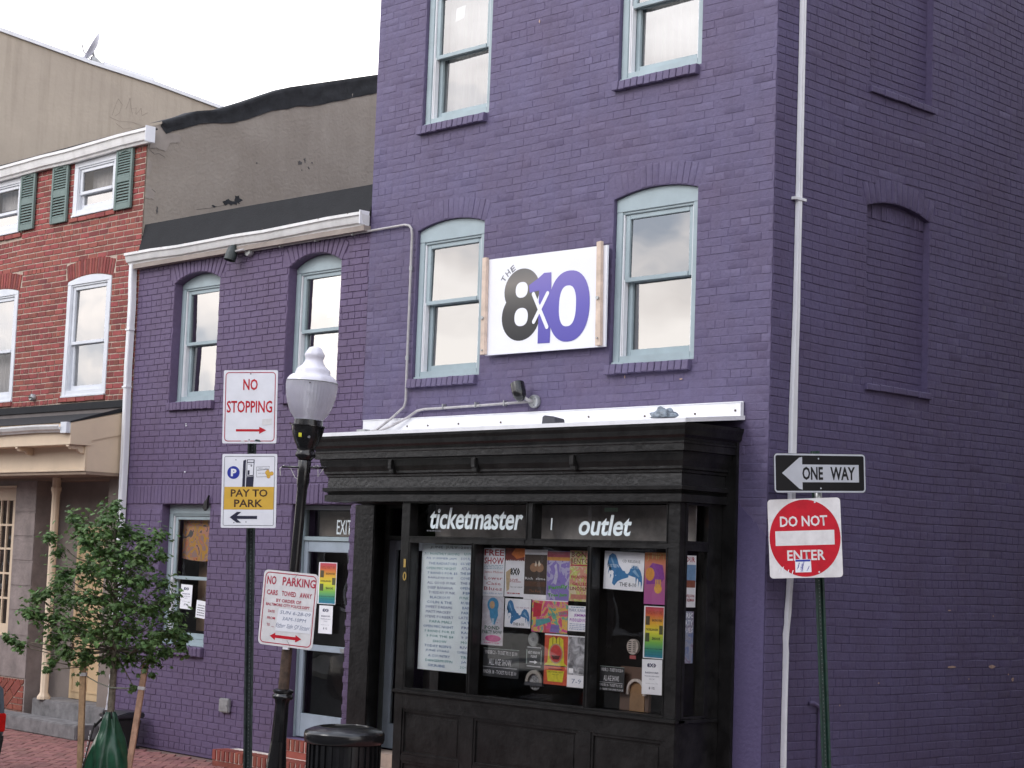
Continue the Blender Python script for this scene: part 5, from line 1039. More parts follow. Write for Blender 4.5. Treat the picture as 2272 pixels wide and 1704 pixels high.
# stand-in for a recognisable screen character: plain orange and violet shapes only
poster('orange and violet concert poster with an orange raised hand shape, right shop window', (-.883, -.645, 1.893, 2.304), gradient('orange_violet_print', [(0, (.42, .10, .32)), (.45, (.42, .12, .26)), (.8, (.60, .22, .12)), (1, (.66, .26, .08))]), [('t', 'J PIPTI', .55, .09, .9, .16, pm(.62, .50, .18), .0), ('p', [(.1, .35), (.35, .2), (.8, .24), (.9, .5), (.7, .6), (.1, .62)], pm(.24, .05, .30)), ('d', .25, .42, .20, .13, pm(.66, .30, .06)), ('d', .62, .70, .17, .09, pm(.70, .38, .06))] + [('r', .52 + .07 * k, .60, .045, .16, pm(.70, .38, .06)) for k in range(4)])
def rb(label, rect, F, d=-.004):
    return poster(label, rect, PW, [('r', .52, .5, .90, .965, RAINBOW), ('t', 'TRIPLE FEATURE', .5, .12, .8, .07, pm(.25, .05, .03)), ('r', .2, .28, .2, .17, pm(.10, .08, .04)), ('r', .2, .60, .2, .17, pm(.08, .10, .04)), ('r', .86, .45, .18, .17, pm(.10, .10, .04)), ('t', 'BASSHOUND', .66, .27, .5, .05, BK, .02), ('t', 'THE BELLRINGERS', .42, .45, .6, .045, BK, .02), ('t', 'SHOOK', .64, .62, .42, .06, BK, .03), ('t', 'JUNE 26 DOORS 8PM', .5, .82, .85, .03, BK, .01), ('t', 'PLUS MANY GUESTS ALL NIGHT', .5, .88, .85, .025, pm(.03, .15, .22)), ('t', 'IN THE MAIN ROOM', .5, .93, .75, .025, pm(.03, .15, .22))], F, d)
def wh(label, rect, F, d=-.004, tilt=0): return poster(label, rect, PW, [('t', '8X0', .48, .17, .46, .13, pm(.06, .06, .12), .05), ('t', 'BASSHOUND', .5, .38, .66, .055, pm(.08, .08, .16), .02), ('t', 'THE BELLRINGERS', .5, .48, .72, .035, pm(.10, .10, .18)), ('t', 'SHOOK', .5, .56, .26, .035, pm(.10, .10, .18)), ('t', 'friday june 26', .5, .69, .6, .028, SGREY), ('t', '$ 12', .5, .82, .3, .075, pm(.05, .05, .10), .02)], F, d, tilt)
rb('rainbow striped triple bill poster in the right shop window', (-.876, -.661, 1.465, 1.878), PF)
wh('white 8x10 flyer low in the right shop window', (-.880, -.668, 1.181, 1.457), PF, tilt=R(1))
rb('rainbow striped triple bill poster on the blue exit door', (-5.815, -5.522, 1.703, 2.123), Y(.152), .01)
wh('white 8x10 flyer under the rainbow poster on the exit door', (-5.778, -5.558, 1.407, 1.688), Y(.152), .01)
wh('white 8x10 flyer in the ground floor annex window', (-8.295, -8.072, 1.547, 1.817), Y(.16), -.0, R(-1.5))
T = poster('torn white bill at the right of the ground floor annex window', (-7.985, -7.80, 1.46, 1.65), PW, lines(.2, .9, 5, SGREY, .15, .9), Y(.16), tilt=R(-4))
for lab, (a, b, c, d), m_ in (('poster of a low building under blue sky in the narrow side window', (-.45, -.275, 1.882, 2.290), 0), ('faded blue and grey poster below it in the narrow side window', (-.45, -.29, 1.444, 1.85), 1)):
    Fp = Fr((-.48, 0, 0), (0, 1, 0))
    poster(lab, (a, b, c, d), PW if not m_ else blotchy('blue_grey_print', [(.35, .38, .45), (.20, .25, .45), (.40, .42, .50), (.25, .16, .28)], 14, 1.0), [('t', 'TOUR', .5, .08, .8, .10, RD, .02), ('r', .5, .35, .95, .34, pm(.22, .36, .55)), ('r', .5, .55, .9, .14, pm(.30, .10, .06)), ('t', 'A WILSON', .5, .78, .8, .06, RD, .02), ('t', 'SAM REMAN', .5, .86, .8, .06, RD, .02)] if not m_ else [('t', 'LYRIC', .5, .08, .9, .10, PW, .02), ('t', 'DIRTY', .5, .22, .9, .10, PW, .02), ('t', 'BLUES', .5, .36, .9, .10, PW, .02)], Fp, 0)
# booth speaker grilles and ticket openings
T = thing('speak_grille', 'round silver speak-through disc above the NEXT WINDOW notice', 'speaker grille', PF(-2.122, 1.543, 0))
mb = MB(); mb.disc(PF, -2.122, 1.543, .063, .061, -.03, -.004, 26); mb.build('grille_disc', STEEL, T, bevel=.004); mb = MB(); mb.disc(PF, -2.122, 1.543, .015, .015, -.004, .001, 12); mb.build('grille_centre', SGREY, T)
T = thing('speak_grille', 'oval cream speaker grille with slots in the right shop window', 'speaker grille', PF(-.99, 1.545, 0))
mb = MB(); mb.disc(PF, -.990, 1.545, .062, .062, -.03, -.004, 26); mb.build('grille_disc', pm(.52, .45, .40), T)
for c_ in (-.026, .022):
    for k in range(6): mb = MB(); mb.box(PF, -.990 + c_ - .016, -.990 + c_ + .014, 1.502 + k * .016, 1.508 + k * .016, -.0035, -.002); mb.build('grille_slot', BK, T)
mb = MB(); mb.box(PF, -1.018, -.952, 1.448, 1.476, -.01, -.005); mb.build('red_tag', pm(.42, .10, .10), T)
def ring(F, cu, cv, ro, ri, h, m_, T, nm, d0=-.12, d1=-.10):
    n = 16; o_ = [(cu + ro * math.cos(math.pi * k / n), cv + ro * math.sin(math.pi * k / n)) for k in range(n + 1)]; i_ = [(cu + ri * math.cos(math.pi * k / n), cv + ri * math.sin(math.pi * k / n)) for k in range(n + 1)]
    mb = MB()
    for k in range(n): mb.prism(F, [o_[k], o_[k + 1], i_[k + 1], i_[k]], d0, d1)
    if h: mb.box(F, cu - ro, cu - ri, cv - h, cv, d0, d1); mb.box(F, cu + ri, cu + ro, cv - h, cv, d0, d1)
    return mb.build(nm, m_, T)
T = thing('ticket_opening', 'arched steel ticket opening under the NEXT WINDOW notice', 'ticket opening', PF(-2.11, 1.2, 0)); ring(PF, -2.107, 1.185, .10, .070, 0, pm(.40, .37, .33), T, 'arch_rim', -.03, -.01); mb = MB(); mb.box(PF, -2.21, -2.0, 1.155, 1.182, -.03, -.008); mb.build('cash_tray', pm(.08, .08, .09), T)
mb = MB(); mb.disc(PF, -2.107, 1.185, .07, .07, -.035, -.03, 20); mb.build('arch_backing', blotchy('photo_scrap', [(.03, .03, .03), (.10, .10, .10), (.45, .45, .46)], 40, .8), T)
T = thing('ticket_booth', 'brown ticket booth front with an arched cream rimmed opening', 'booth', PF(-.98, 1.1, 0)); ring(PF, -.978, 1.19, .10, .078, .03, pm(.62, .55, .50), T, 'arch_rim', -.06, -.04)
mb = MB(); mb.box(PF, -1.17, -.86, 1.03, 1.38, -.10, -.07); mb.build('booth_front', mat('booth_front_brown', (.12, .07, .05), .7, .1, 5), T); mb = MB(); mb.disc(PF, -.978, 1.17, .078, .10, -.07, -.062, 20); mb.box(PF, -1.056, -.90, 1.03, 1.17, -.0695, -.0625); mb.build('lit_counter', BROWNBOX, T)  # lighter brown panel fills the arched opening
# things left on the bay roof
T = thing('roof_box', 'small dark plastic box lying on the white bay roof', 'box', (-1.96, -.45, 3.385)); mb = MB(); mb.prism(Y(-.50), [(-2.05, 3.35), (-1.875, 3.35), (-1.885, 3.415), (-2.02, 3.445), (-2.04, 3.43)], -.12, 0); mb.build('box_shell', mat('charcoal_plastic', (.05, .05, .06), .5, .1, 8), T, bevel=.006)
T = thing('plastic_bag', 'crumpled grey plastic bag lying on the white bay roof', 'bag', (-.72, -.45, 3.385)); bm = bmesh.new(); bmesh.ops.create_icosphere(bm, subdivisions=4, radius=1)
for v in bm.verts:
    n_ = noise.noise(v.co * 2.3) * .35 + noise.noise(v.co * 6) * .14; v.co *= 1 + n_; v.co = Vector((v.co.x * .125, v.co.y * .07, max(0, v.co.z) * .075))
me = bpy.data.meshes.new('bag_skin'); bm.to_mesh(me); bm.free(); me.materials.append(mat('grey_film', (.22, .26, .30), .4, .3, 20)); me.polygons.foreach_set('use_smooth', [True] * len(me.polygons)); o = bpy.data.objects.new('bag_skin', me); C.objects.link(o); o.parent = T

# ================================================================== STREET SIGNS
def plate(parent, F, w_, h, m_, label=None, r_=.03, name='sign_plate', th=.004):
    pts = []
    for cx, cy, a0 in ((w_ / 2 - r_, h / 2 - r_, 0), (-w_ / 2 + r_, h / 2 - r_, 90), (-w_ / 2 + r_, -h / 2 + r_, 180), (w_ / 2 - r_, -h / 2 + r_, 270)):
        for k in range(6): a = R(a0 + 18 * k); pts.append((cx + r_ * math.cos(a), cy + r_ * math.sin(a)))
    mb = MB(); mb.prism(F, pts, -th, 0); return mb.build(name, m_, parent, label=label)
def border(parent, F, w_, h, ins, t, m_, r_=.025, d=.0008, name='sign_border'):
    mb = MB(); o_, i_ = [], []
    for cx, cy, a0 in ((1, 1, 0), (-1, 1, 90), (-1, -1, 180), (1, -1, 270)):
        for k in range(6):
            a = R(a0 + 18 * k); X, Z = cx * (w_ / 2 - ins - r_), cy * (h / 2 - ins - r_)
            o_.append((X + r_ * math.cos(a), Z + r_ * math.sin(a))); i_.append((X + (r_ - t) * math.cos(a), Z + (r_ - t) * math.sin(a)))
    n = len(o_)
    for k in range(n): mb.quad(F, [o_[k], o_[(k + 1) % n], i_[(k + 1) % n], i_[k]], d)
    return mb.build(name, m_, parent, recalc=False)
def poly(parent, F, pts, m_, d=.001, name='sign_symbol'):
    mb = MB(); mb.quad(F, pts, d); return mb.build(name, m_, parent, recalc=False)
def disc(parent, F, cx, cy, rx, ry, m_, d=.001, name='sign_symbol', n=40):
    mb = MB(); mb.quad(F, [(cx + rx * math.cos(2 * math.pi * k / n), cy + ry * math.sin(2 * math.pi * k / n)) for k in range(n)], d); return mb.build(name, m_, parent, recalc=False)
def sframe(c, yaw, tilt):
    u = Vector((math.cos(yaw), math.sin(yaw), 0)); v = Vector((0, 0, 1)); return Fr(c, u * math.cos(tilt) + v * math.sin(tilt), -u * math.sin(tilt) + v * math.cos(tilt))
def upost(parent, base, top, yaw, m_, w_=.055, name='post'):
    base, top = Vector(base), Vector(top); v = (top - base).normalized(); u = Vector((math.cos(yaw), math.sin(yaw), 0)); u = (u - v * u.dot(v)).normalized(); F = Fr(base, u, v); L_ = (top - base).length
    mb = MB(); h = w_ / 2; pts = [(-h - .012, -.004), (-h, -.004), (-h + .010, -.030), (h - .010, -.030), (h, -.004), (h + .012, -.004), (h + .012, .0), (h - .003, .0), (h - .013, -.026), (-h + .013, -.026), (-h + .003, .0), (-h - .012, .0)]
    n = len(pts); mb.v = [F(a, 0, d) for a, d in pts] + [F(a, L_, d) for a, d in pts]
    mb.f = [(i, (i + 1) % n, n + (i + 1) % n, n + i) for i in range(n)] + [tuple(range(n))[::-1], tuple(range(n, 2 * n))]
    o = mb.build(name, m_, parent); hb = MB(); k = .06
    while k < L_ - .05: hb.quad(F, [(.005 * math.cos(q * math.pi / 3), k + .005 * math.sin(q * math.pi / 3)) for q in range(6)], -.0255); k += .0254 * 1.2
    hb.build('punched_holes', pm(.16, .17, .17), o, recalc=False, kind='stuff'); return o
U2 = Vector((.698, .715, 0)).normalized()
# left post: NO STOPPING over PAY TO PARK
T = thing('street_sign', 'green post with white NO STOPPING sign above white and amber PAY TO PARK sign', 'street sign', (-3.512, -2.304, 0))
PB, PT = Vector((-3.512, -2.304, 0)), Vector((-3.606, -2.401, 3.68))
UP = U2 * 1.0
bk = Vector((-.718, .696, 0)) * .02
upost(T, PB, PT, R(44), GREYP, .05)
NS = sframe((-3.436, -2.537, 3.392), R(39.4), R(1.6)); w_, h = .459, .61
pl = plate(T, NS, w_, h, SWHITE, 'white sign plate with red NO STOPPING lettering', .012)
def tr(F, par, s, cx, cy, tw, th, m_, W, H, **k): return text(s, F, (cx - .5) * W, (.5 - cy) * H, tw * W, th * H, m_, par, .0012, **k)
border(pl, NS, w_, h, .016, .007, SREDF, .03)
tr(NS, pl, 'NO', .50, .197, .27, .155, SRED, w_, h, bold=.022); tr(NS, pl, 'STOPPING', .49, .50, .84, .165, SRED, w_, h, bold=.018)
poly(pl, NS, [(-.12, -.203), (.08, -.203), (.08, -.218 + .04), (.14, -.195), (.08, -.22), (.08, -.212), (-.12, -.212)][:0] or [((.25 - .5) * w_, -.187), ((.68 - .5) * w_, -.187), ((.68 - .5) * w_, -.167), ((.81 - .5) * w_, -.196), ((.68 - .5) * w_, -.226), ((.68 - .5) * w_, -.206), ((.25 - .5) * w_, -.206)], SRED)
poly(pl, NS, [(.105, -.155), (.185, -.148), (.19, -.098), (.108, -.103)], SWORN, .0016, 'grey_sticker')
for (a, b, c, d) in ((-.08, -.292, .05, .008), (-.02, -.285, .03, .010), (.04, -.288, .06, .012)): poly(pl, NS, [(a, b), (a + c, b - .004), (a + c * .8, b + d), (a + c * .3, b + d * 1.4)], SWORN if a < 0 else GREYP, .0015, 'scratch')
for x, z in ((-.0, .275), (0, -.275)): disc(pl, NS, x, z, .006, .006, SGREY, .002, 'sign_bolt', 10)
# PAY TO PARK
w_, h = .468, .61; PP = sframe((-3.405, -2.527, 2.694), R(37.5), R(1.6)); pl = plate(T, PP, w_, h, SWHITE, 'white and amber PAY TO PARK sign plate with arrow', .012)
X = lambda a: (a - .5) * w_; Z = lambda a: (.5 - a) * h
poly(pl, PP, [(X(.048), Z(.752)), (X(.955), Z(.752)), (X(.965), Z(.446)), (X(.052), Z(.446))], SYEL, .0009)
border(pl, PP, w_, h, .018, .004, SGREY, .014, .0014)
disc(pl, PP, X(.21), Z(.252), .053, .053, SBLUE); text('P', PP, X(.215), Z(.252), .048, .062, SWHITE, pl, .0018, bold=.05)
poly(pl, PP, [(X(.375), Z(.445)), (X(.425), Z(.445)), (X(.435), Z(.075)), (X(.385), Z(.09))], SNAVY); poly(pl, PP, [(X(.44), Z(.445)), (X(.575), Z(.445)), (X(.585), Z(.30)), (X(.445), Z(.315))], SNAVY); poly(pl, PP, [(X(.445), Z(.31)), (X(.58), Z(.295)), (X(.59), Z(.075)), (X(.45), Z(.075))], SNAVY, .0010); poly(pl, PP, [(X(.458), Z(.295)), (X(.568), Z(.285)), (X(.575), Z(.12)), (X(.462), Z(.12))], SWHITE, .0014); poly(pl, PP, [(X(.465), Z(.108)), (X(.572), Z(.108)), (X(.576), Z(.085)), (X(.466), Z(.085))], SWHITE, .0014)
poly(pl, PP, [(X(.467), Z(.285)), (X(.503), Z(.283)), (X(.505), Z(.222)), (X(.468), Z(.223))], SNAVY, .0018); disc(pl, PP, X(.535), Z(.16), .008, .008, SGREY, .0018); poly(pl, PP, [(X(.475), Z(.142)), (X(.55), Z(.142)), (X(.55), Z(.135)), (X(.475), Z(.135))], SGREY, .0018)
for a, b, c, d in ((.63, .17, .87, .165),): poly(pl, PP, [(X(.63), Z(.315)), (X(.83), Z(.31)), (X(.865), Z(.165)), (X(.625), Z(.175))], SGREY, .0009, 'card_outline'); poly(pl, PP, [(X(.636), Z(.310)), (X(.825), Z(.305)), (X(.858), Z(.170)), (X(.632), Z(.180))], SWHITE, .0012, 'card_face')
text('CREDIT CARD', PP, X(.745), Z(.195), .085, .012, SGREY, pl, .0015); poly(pl, PP, [(X(.64), Z(.225)), (X(.85), Z(.212)), (X(.85), Z(.205)), (X(.64), Z(.217))], SNAVY, .0015); text('0000 0000', PP, X(.72), Z(.262), .055, .008, SGREY, pl, .0015)
for a, b, r_ in ((.85, .275, .020), (.82, .255, .016), (.905, .265, .017), (.85, .305, .016), (.835, .24, .015)): disc(pl, PP, X(a), Z(b), r_, r_, pm(.62, .30, .08), .0016 + a * .0002, 'coin'); disc(pl, PP, X(a), Z(b), r_ * .8, r_ * .75, SYEL, .0019 + a * .0002, 'coin')
text('PAY TO', PP, X(.505), Z(.530), .67 * w_, .103 * h, SBROWN, pl, .0014, bold=.022); text('PARK', PP, X(.495), Z(.668), .52 * w_, .103 * h, SBROWN, pl, .0014, bold=.022)
poly(pl, PP, [(X(.16), Z(.858)), (X(.29), Z(.785)), (X(.37), Z(.785)), (X(.29), Z(.838)), (X(.66), Z(.838)), (X(.66), Z(.880)), (X(.29), Z(.880)), (X(.37), Z(.93)), (X(.29), Z(.93))], SNAVY)
for x, z in ((.46, .92), (.24, .93), (.25, .08)): disc(pl, PP, X(x), Z(z), .005, .005, SGREY, .002, 'sign_bolt', 10)
# right post: ONE WAY over DO NOT ENTER
T = thing('street_sign', 'dark green post with black ONE WAY sign above red and white DO NOT ENTER sign', 'street sign', (.435, .315, 0))
upost(T, (.435, .315, 0), (.310, .190, 3.14), R(50), GREENP, .050)
mb = MB(); mb.tube([(.340, .218, 2.62), (.330, .208, 2.88)], .030, 12); mb.build('post_sleeve', STEEL, T, smooth=True)
w_, h = .879, .305; OW = sframe((.395, .150, 2.962), R(73), R(2.8)); pl = plate(T, OW, w_, h, SBLACK, 'black ONE WAY sign plate with white arrow', .03)
border(pl, OW, w_, h, .002, .013, SILV, .03)
X = lambda a: (a - .5) * w_; Z = lambda a: (.5 - a) * h
poly(pl, OW, [(X(.085), Z(.50)), (X(.27), Z(.11)), (X(.303), Z(.09)), (X(.303), Z(.28)), (X(.925), Z(.28)), (X(.925), Z(.73)), (X(.303), Z(.73)), (X(.303), Z(.92)), (X(.27), Z(.90))], SILV)
text('ONE', OW, X(.415), Z(.505), .225 * w_, .34 * h, SBLACK, pl, .0016, bold=.03); text('WAY', OW, X(.745), Z(.505), .275 * w_, .34 * h, SBLACK, pl, .0016, bold=.03)
for x, z in ((.48, .13), (.50, .885)): disc(pl, OW, X(x), Z(z), .007, .007, SILV, .003, 'sign_bolt', 10)
w_, h = .562, .61; DN = sframe((.373, -.004, 2.452), R(27.9), R(3.3)); pl = plate(T, DN, w_, h, SWORN, 'white square DO NOT ENTER sign plate with red disc', .028)
X = lambda a: (a - .5) * w_; Z = lambda a: (.5 - a) * h
disc(pl, DN, 0, 0, .487 * w_, .487 * h, SRED, .0008, n=56); poly(pl, DN, [(X(.095), Z(.59)), (X(.905), Z(.59)), (X(.905), Z(.405)), (X(.095), Z(.405))], SWORN, .0014)
text('DO NOT', DN, X(.49), Z(.285), .65 * w_, .135 * h, SWORN, pl, .0014, bold=.022); text('ENTER', DN, X(.51), Z(.715), .52 * w_, .13 * h, SWORN, pl, .0014, bold=.022)
poly(pl, DN, [(X(.355), Z(.93)), (X(.575), Z(.93)), (X(.57), Z(.765)), (X(.355), Z(.765))], SWHITE, .0022, 'sticker'); poly(pl, DN, [(X(.36), Z(.795)), (X(.565), Z(.795)), (X(.565), Z(.77)), (X(.36), Z(.77))], SBLUE, .0026, 'sticker_band')
gm = MB(); sr = random.Random(4)
for k in range(9): a, b = sr.uniform(.38, .54), sr.uniform(.82, .91); gm.tube([DN(X(a), Z(b), .0026), DN(X(a + sr.uniform(-.03, .03)), Z(b - sr.uniform(.02, .05)), .0026), DN(X(a + sr.uniform(-.03, .04)), Z(b + .02), .0026)], .0016, 4)
gm.build('sticker_scribble', SBLUE, pl)
gm = MB()
for a, b in ((.12, .93), (.17, .90), (.24, .94), (.30, .95)): gm.quad(DN, [(X(a), Z(b)), (X(a + .012), Z(b)), (X(a + .03), Z(b - .05)), (X(a + .015), Z(b - .045))], .0012)
gm.build('scuff_marks', SWHITE, pl, recalc=False)
for x, z in ((.655, .05), (.68, .93)): disc(pl, DN, X(x), Z(z), .007, .007, SILV, .003, 'sign_bolt', 10)
# NO PARKING on the lamp post
w_, h = .53, .61; NPF = sframe((-3.068, -2.322, 1.738), R(19.4), R(-3.0)); NPF.o -= Vector((0, 0, 0))
T = thing('no_parking_sign', 'tilted white NO PARKING sign with red lettering strapped to the street lamp', 'street sign', (-3.07, -2.33, 1.42))
pl = plate(T, NPF, w_, h, SWORN, None, .04); border(pl, NPF, w_, h, .016, .008, SREDF, .04)
X = lambda a: (a - .5) * w_; Z = lambda a: (.5 - a) * h
text('NO', NPF, X(.155), Z(.135), .17 * w_, .115 * h, SREDF, pl, .0014, bold=.022); text('PARKING', NPF, X(.655), Z(.133), .60 * w_, .115 * h, SREDF, pl, .0014, bold=.022)
text('CARS', NPF, X(.185), Z(.297), .20 * w_, .068 * h, SREDF, pl, .0014, bold=.02); text('TOWED', NPF, X(.49), Z(.297), .26 * w_, .068 * h, SREDF, pl, .0014, bold=.02); text('AWAY', NPF, X(.80), Z(.297), .22 * w_, .068 * h, SREDF, pl, .0014, bold=.02)
text('BY ORDER OF', NPF, X(.50), Z(.395), .46 * w_, .045 * h, SREDF, pl, .0014, bold=.02); text('BALTIMORE CITY POLICE DEPT', NPF, X(.49), Z(.455), .80 * w_, .038 * h, SREDF, pl, .0014, bold=.02)
text('DATE', NPF, X(.20), Z(.548), .12 * w_, .036 * h, SREDF, pl, .0014, bold=.02); text('FROM', NPF, X(.205), Z(.638), .145 * w_, .036 * h, SREDF, pl, .0014, bold=.02); text('TO', NPF, X(.165), Z(.728), .06 * w_, .036 * h, SREDF, pl, .0014, bold=.02)
poly(pl, NPF, [(X(.30), Z(.80)), (X(.93), Z(.79)), (X(.945), Z(.50)), (X(.33), Z(.50))], SWHITE, .0018, 'paper_slip')
INK = pm(.16, .19, .30)
text('SUN 6-28-09', NPF, X(.64), Z(.545), .56 * w_, .046 * h, INK, pl, .0024, shear=.2); text('3AM-10PM', NPF, X(.63), Z(.628), .44 * w_, .046 * h, INK, pl, .0024, shear=.2); text('Either Side Of Street', NPF, X(.615), Z(.718), .62 * w_, .05 * h, INK, pl, .0024, shear=.3)
for a, b in ((.33, .43), (.52, .58), (.64, .69), (.73, .88)): poly(pl, NPF, [(X(a), Z(.754)), (X(b), Z(.751)), (X(b), Z(.747)), (X(a), Z(.75))], INK, .0024)
poly(pl, NPF, [(X(.225), Z(.755)), (X(.275), Z(.755)), (X(.275), Z(.75)), (X(.225), Z(.75))], SREDF, .0014)
poly(pl, NPF, [(X(.21), Z(.875)), (X(.31), Z(.825)), (X(.31), Z(.855)), (X(.68), Z(.855)), (X(.68), Z(.825)), (X(.79), Z(.875)), (X(.68), Z(.925)), (X(.68), Z(.895)), (X(.31), Z(.895)), (X(.31), Z(.925))], SRED)
for pts in ([(.62, .02), (.57, .07), (.52, .13), (.48, .20)], [(.53, .91), (.57, .95), (.60, .99)]):
    gm = MB(); gm.tube([NPF(X(a), Z(b), .001) for a, b in pts], .0012, 4); gm.build('scratch', SGREY, pl)
mb = MB(); mb.box(NPF, -.02, .03, -.325, -.300, -.03, -.002); mb.build('tie_tab', SWHITE, T)

# ================================================================== STREET LAMP
LB = Vector((-3.165, -2.318, 0)); LT = Vector((-3.040, -2.190, 3.905)); lax = (LT - LB).normalized(); Ll = (LT - LB).length
T = thing('street_lamp', 'black iron street lamp with frosted acorn globe and a rusty lower shaft', 'street lamp', LB)
sc = Ll / 3.865
def prof_z(p): return [(r_ * 1.019, z * sc) for r_, z in p]
mb = MB(); mb.lathe(LB, prof_z([(.15, 0), (.15, .10), (.135, .14), (.115, .22), (.095, .34), (.082, .46), (.072, .56), (.064, .66)]), 32, lax, 12, .08); mb.build('lamp_base', BLACKG, T, smooth=True, autos=60)
mb = MB(); mb.lathe(LB, prof_z([(.064, .662), (.060, .85), (.056, .955), (.062, .985), (.068, 1.0)]), 32, lax, 10, .10); mb.lathe(LB, prof_z([(.079, 1.0), (.084, 1.012), (.084, 1.028), (.072, 1.036), (.072, 1.046), (.084, 1.052), (.084, 1.068), (.060, 1.08)]), 24, lax); mb.build('fluted_shaft', BLACKG, T, smooth=True, autos=60)
mb = MB(); mb.lathe(LB, prof_z([(.044, 1.08), (.043, 1.40), (.042, 1.62)]), 20, lax); mb.build('rusty_shaft', RUST, T, smooth=True, autos=50)
mb = MB(); mb.lathe(LB, prof_z([(.042, 1.621), (.041, 2.45), (.042, 2.70), (.046, 2.72), (.049, 2.74), (.049, 2.83)]), 20, lax); mb.lathe(LB, prof_z([(.053, 2.83), (.053, 2.925), (.050, 2.93)]), 24, lax, 12, .10); mb.lathe(LB, prof_z([(.052, 2.931), (.062, 2.945), (.082, 2.965), (.084, 2.975), (.074, 3.0), (.070, 3.02), (.078, 3.035)]), 30, lax, 15, .07); mb.build('upper_shaft', BLACKG, T, smooth=True, autos=60)
mb = MB(); mb.lathe(LB, prof_z([(.076, 3.036), (.100, 3.08), (.122, 3.14), (.131, 3.19), (.133, 3.205), (.140, 3.208), (.140, 3.216), (.120, 3.218), (.116, 3.262)]), 30, lax); gh = mb.build('globe_holder', BLACKG, T, smooth=True, autos=50)
fr_ = Vector((.70, -.71, 0)).normalized(); LF_ = Fr(LB + lax * 3.13 * sc + fr_ * .112, U2)
mb = MB(); mb.box(LF_, -.055, -.030, -.015, .018, .0, .008); mb.build('yellow_label', pm(.65, .62, .03), gh); mb = MB(); mb.disc(LF_, .03, -.012, .012, .012, -.01, .004, 12); mb.build('holder_screw', SGREY, gh)
mb = MB(); mb.tube([LB + lax * 3.215 * sc + U2 * -.13, LB + lax * 3.235 * sc + U2 * -.155], .006, 6); mb.build('set_screw', RUST, gh)
mb = MB(); mb.lathe(LB, prof_z([(.117, 3.262), (.122, 3.275), (.158, 3.32), (.186, 3.39), (.203, 3.46), (.211, 3.53), (.209, 3.565), (.2085, 3.575)]), 192, lax, 48, .014); mb.build('globe_bowl', GLOBE, T, smooth=True, autos=60)
mb = MB(); mb.lathe(LB, prof_z([(.2105, 3.570), (.2125, 3.573), (.2105, 3.577)]), 48, lax); mb.build('globe_seam', STEEL, T, smooth=True)
mb = MB(); mb.lathe(LB, prof_z([(.04, 3.22), (.045, 3.26), (.03, 3.30), (.045, 3.36), (.05, 3.42), (.04, 3.47), (.01, 3.49)]), 16, lax); mb.build('lamp_bulb', WHITE, T, smooth=True)
mb = MB(); mb.disc(Fr(LB + lax * 3.55 * sc + fr_ * .2145, U2), .012, 0, .006, .006, 0, .003, 8); mb.build('dirt_speck', SBLACK, T)
GL2 = mat('frosted_acrylic_cap', (.68, .66, .72), .35, .06, 9, streak=.15)
mb = MB(); mb.lathe(LB, prof_z([(.2095, 3.576), (.205, 3.592), (.190, 3.612), (.170, 3.628), (.148, 3.634), (.145, 3.652), (.140, 3.662), (.138, 3.678), (.118, 3.692), (.095, 3.712), (.078, 3.742), (.073, 3.765), (.082, 3.785), (.084, 3.80), (.072, 3.822), (.062, 3.838), (.052, 3.855), (.030, 3.866), (.004, 3.868)]), 48, lax, 8, .03); mb.build('globe_cap', GL2, T, smooth=True, autos=70)
mb = MB(); mb.tube([LB + lax * 2.872 * sc - U2 * .185, LB + lax * 2.876 * sc + U2 * .185], .009, 8); mb.build('banner_arm', BLACKG, T, smooth=True)
mb = MB(); mb.tube([LB + lax * 2.885 * sc - U2 * .165, LB + lax * 2.86 * sc - U2 * .20, LB + lax * 2.80 * sc - U2 * .19], .004, 5); mb.build('loose_wire', mat('white_wire', (.6, .58, .55), .5, .1, 10), T); mb = MB(); mb.tube([LB + lax * 2.875 * sc - U2 * .165, LB + lax * 2.86 * sc - U2 * .11, LB + lax * 2.79 * sc - U2 * .07, LB + lax * 2.755 * sc - U2 * .01], .003, 5); mb.build('loose_wire', mat('white_wire', (.6, .58, .55), .5, .1, 10), T); mb = MB(); mb.tube([LB + lax * 2.88 * sc + U2 * .07, LB + lax * 2.895 * sc + U2 * .11, LB + lax * 2.80 * sc + U2 * .12, LB + lax * 2.87 * sc + U2 * .16], .004, 5); mb.build('loose_wire', mat('white_wire', (.6, .58, .55), .5, .1, 10), T)
for z in (1.52, 1.95): mb = MB(); mb.lathe(LB, prof_z([(.0435, z), (.0435, z + .02)]), 20, lax); mb.build('strap', STEEL, T)

# ================================================================== LITTER BIN
T = thing('litter_bin', 'black slatted steel litter bin with domed lid on the brick pavement', 'litter bin', (-2.05, -2.505, 0)); Bc = Vector((-2.05, -2.505, 0))
mb = MB(); mb.lathe(Bc, [(.265, .03), (.270, .05), (.270, .76), (.27, .765)], 36); mb.build('inner_drum', BLACKG, T, smooth=True, autos=50)
for k in range(30):
    a = 2 * math.pi * k / 30; F_ = Fr(Bc + Vector((math.cos(a), math.sin(a), 0)) * .272, (-math.sin(a), math.cos(a), 0)); mb = MB(); mb.prism(F_, [(-.013, .05), (.013, .05), (.013, .765), (-.013, .765)], .0, .012); mb.build('slat', BLACKG, T)
mb = MB(); mb.lathe(Bc, [(.275, .0), (.29, .0), (.29, .05), (.275, .05)], 36); mb.build('base_ring', BLACKG, T, smooth=True, autos=40)
mb = MB(); mb.lathe(Bc, [(.284, .765), (.300, .775), (.308, .80), (.308, .838), (.300, .858), (.280, .868), (.235, .884), (.20, .893), (.188, .894), (.184, .885), (.183, .86), (.182, .78)], 44); mb.f.pop(); mb.build('lid', BLACKG, T, smooth=True, autos=60)

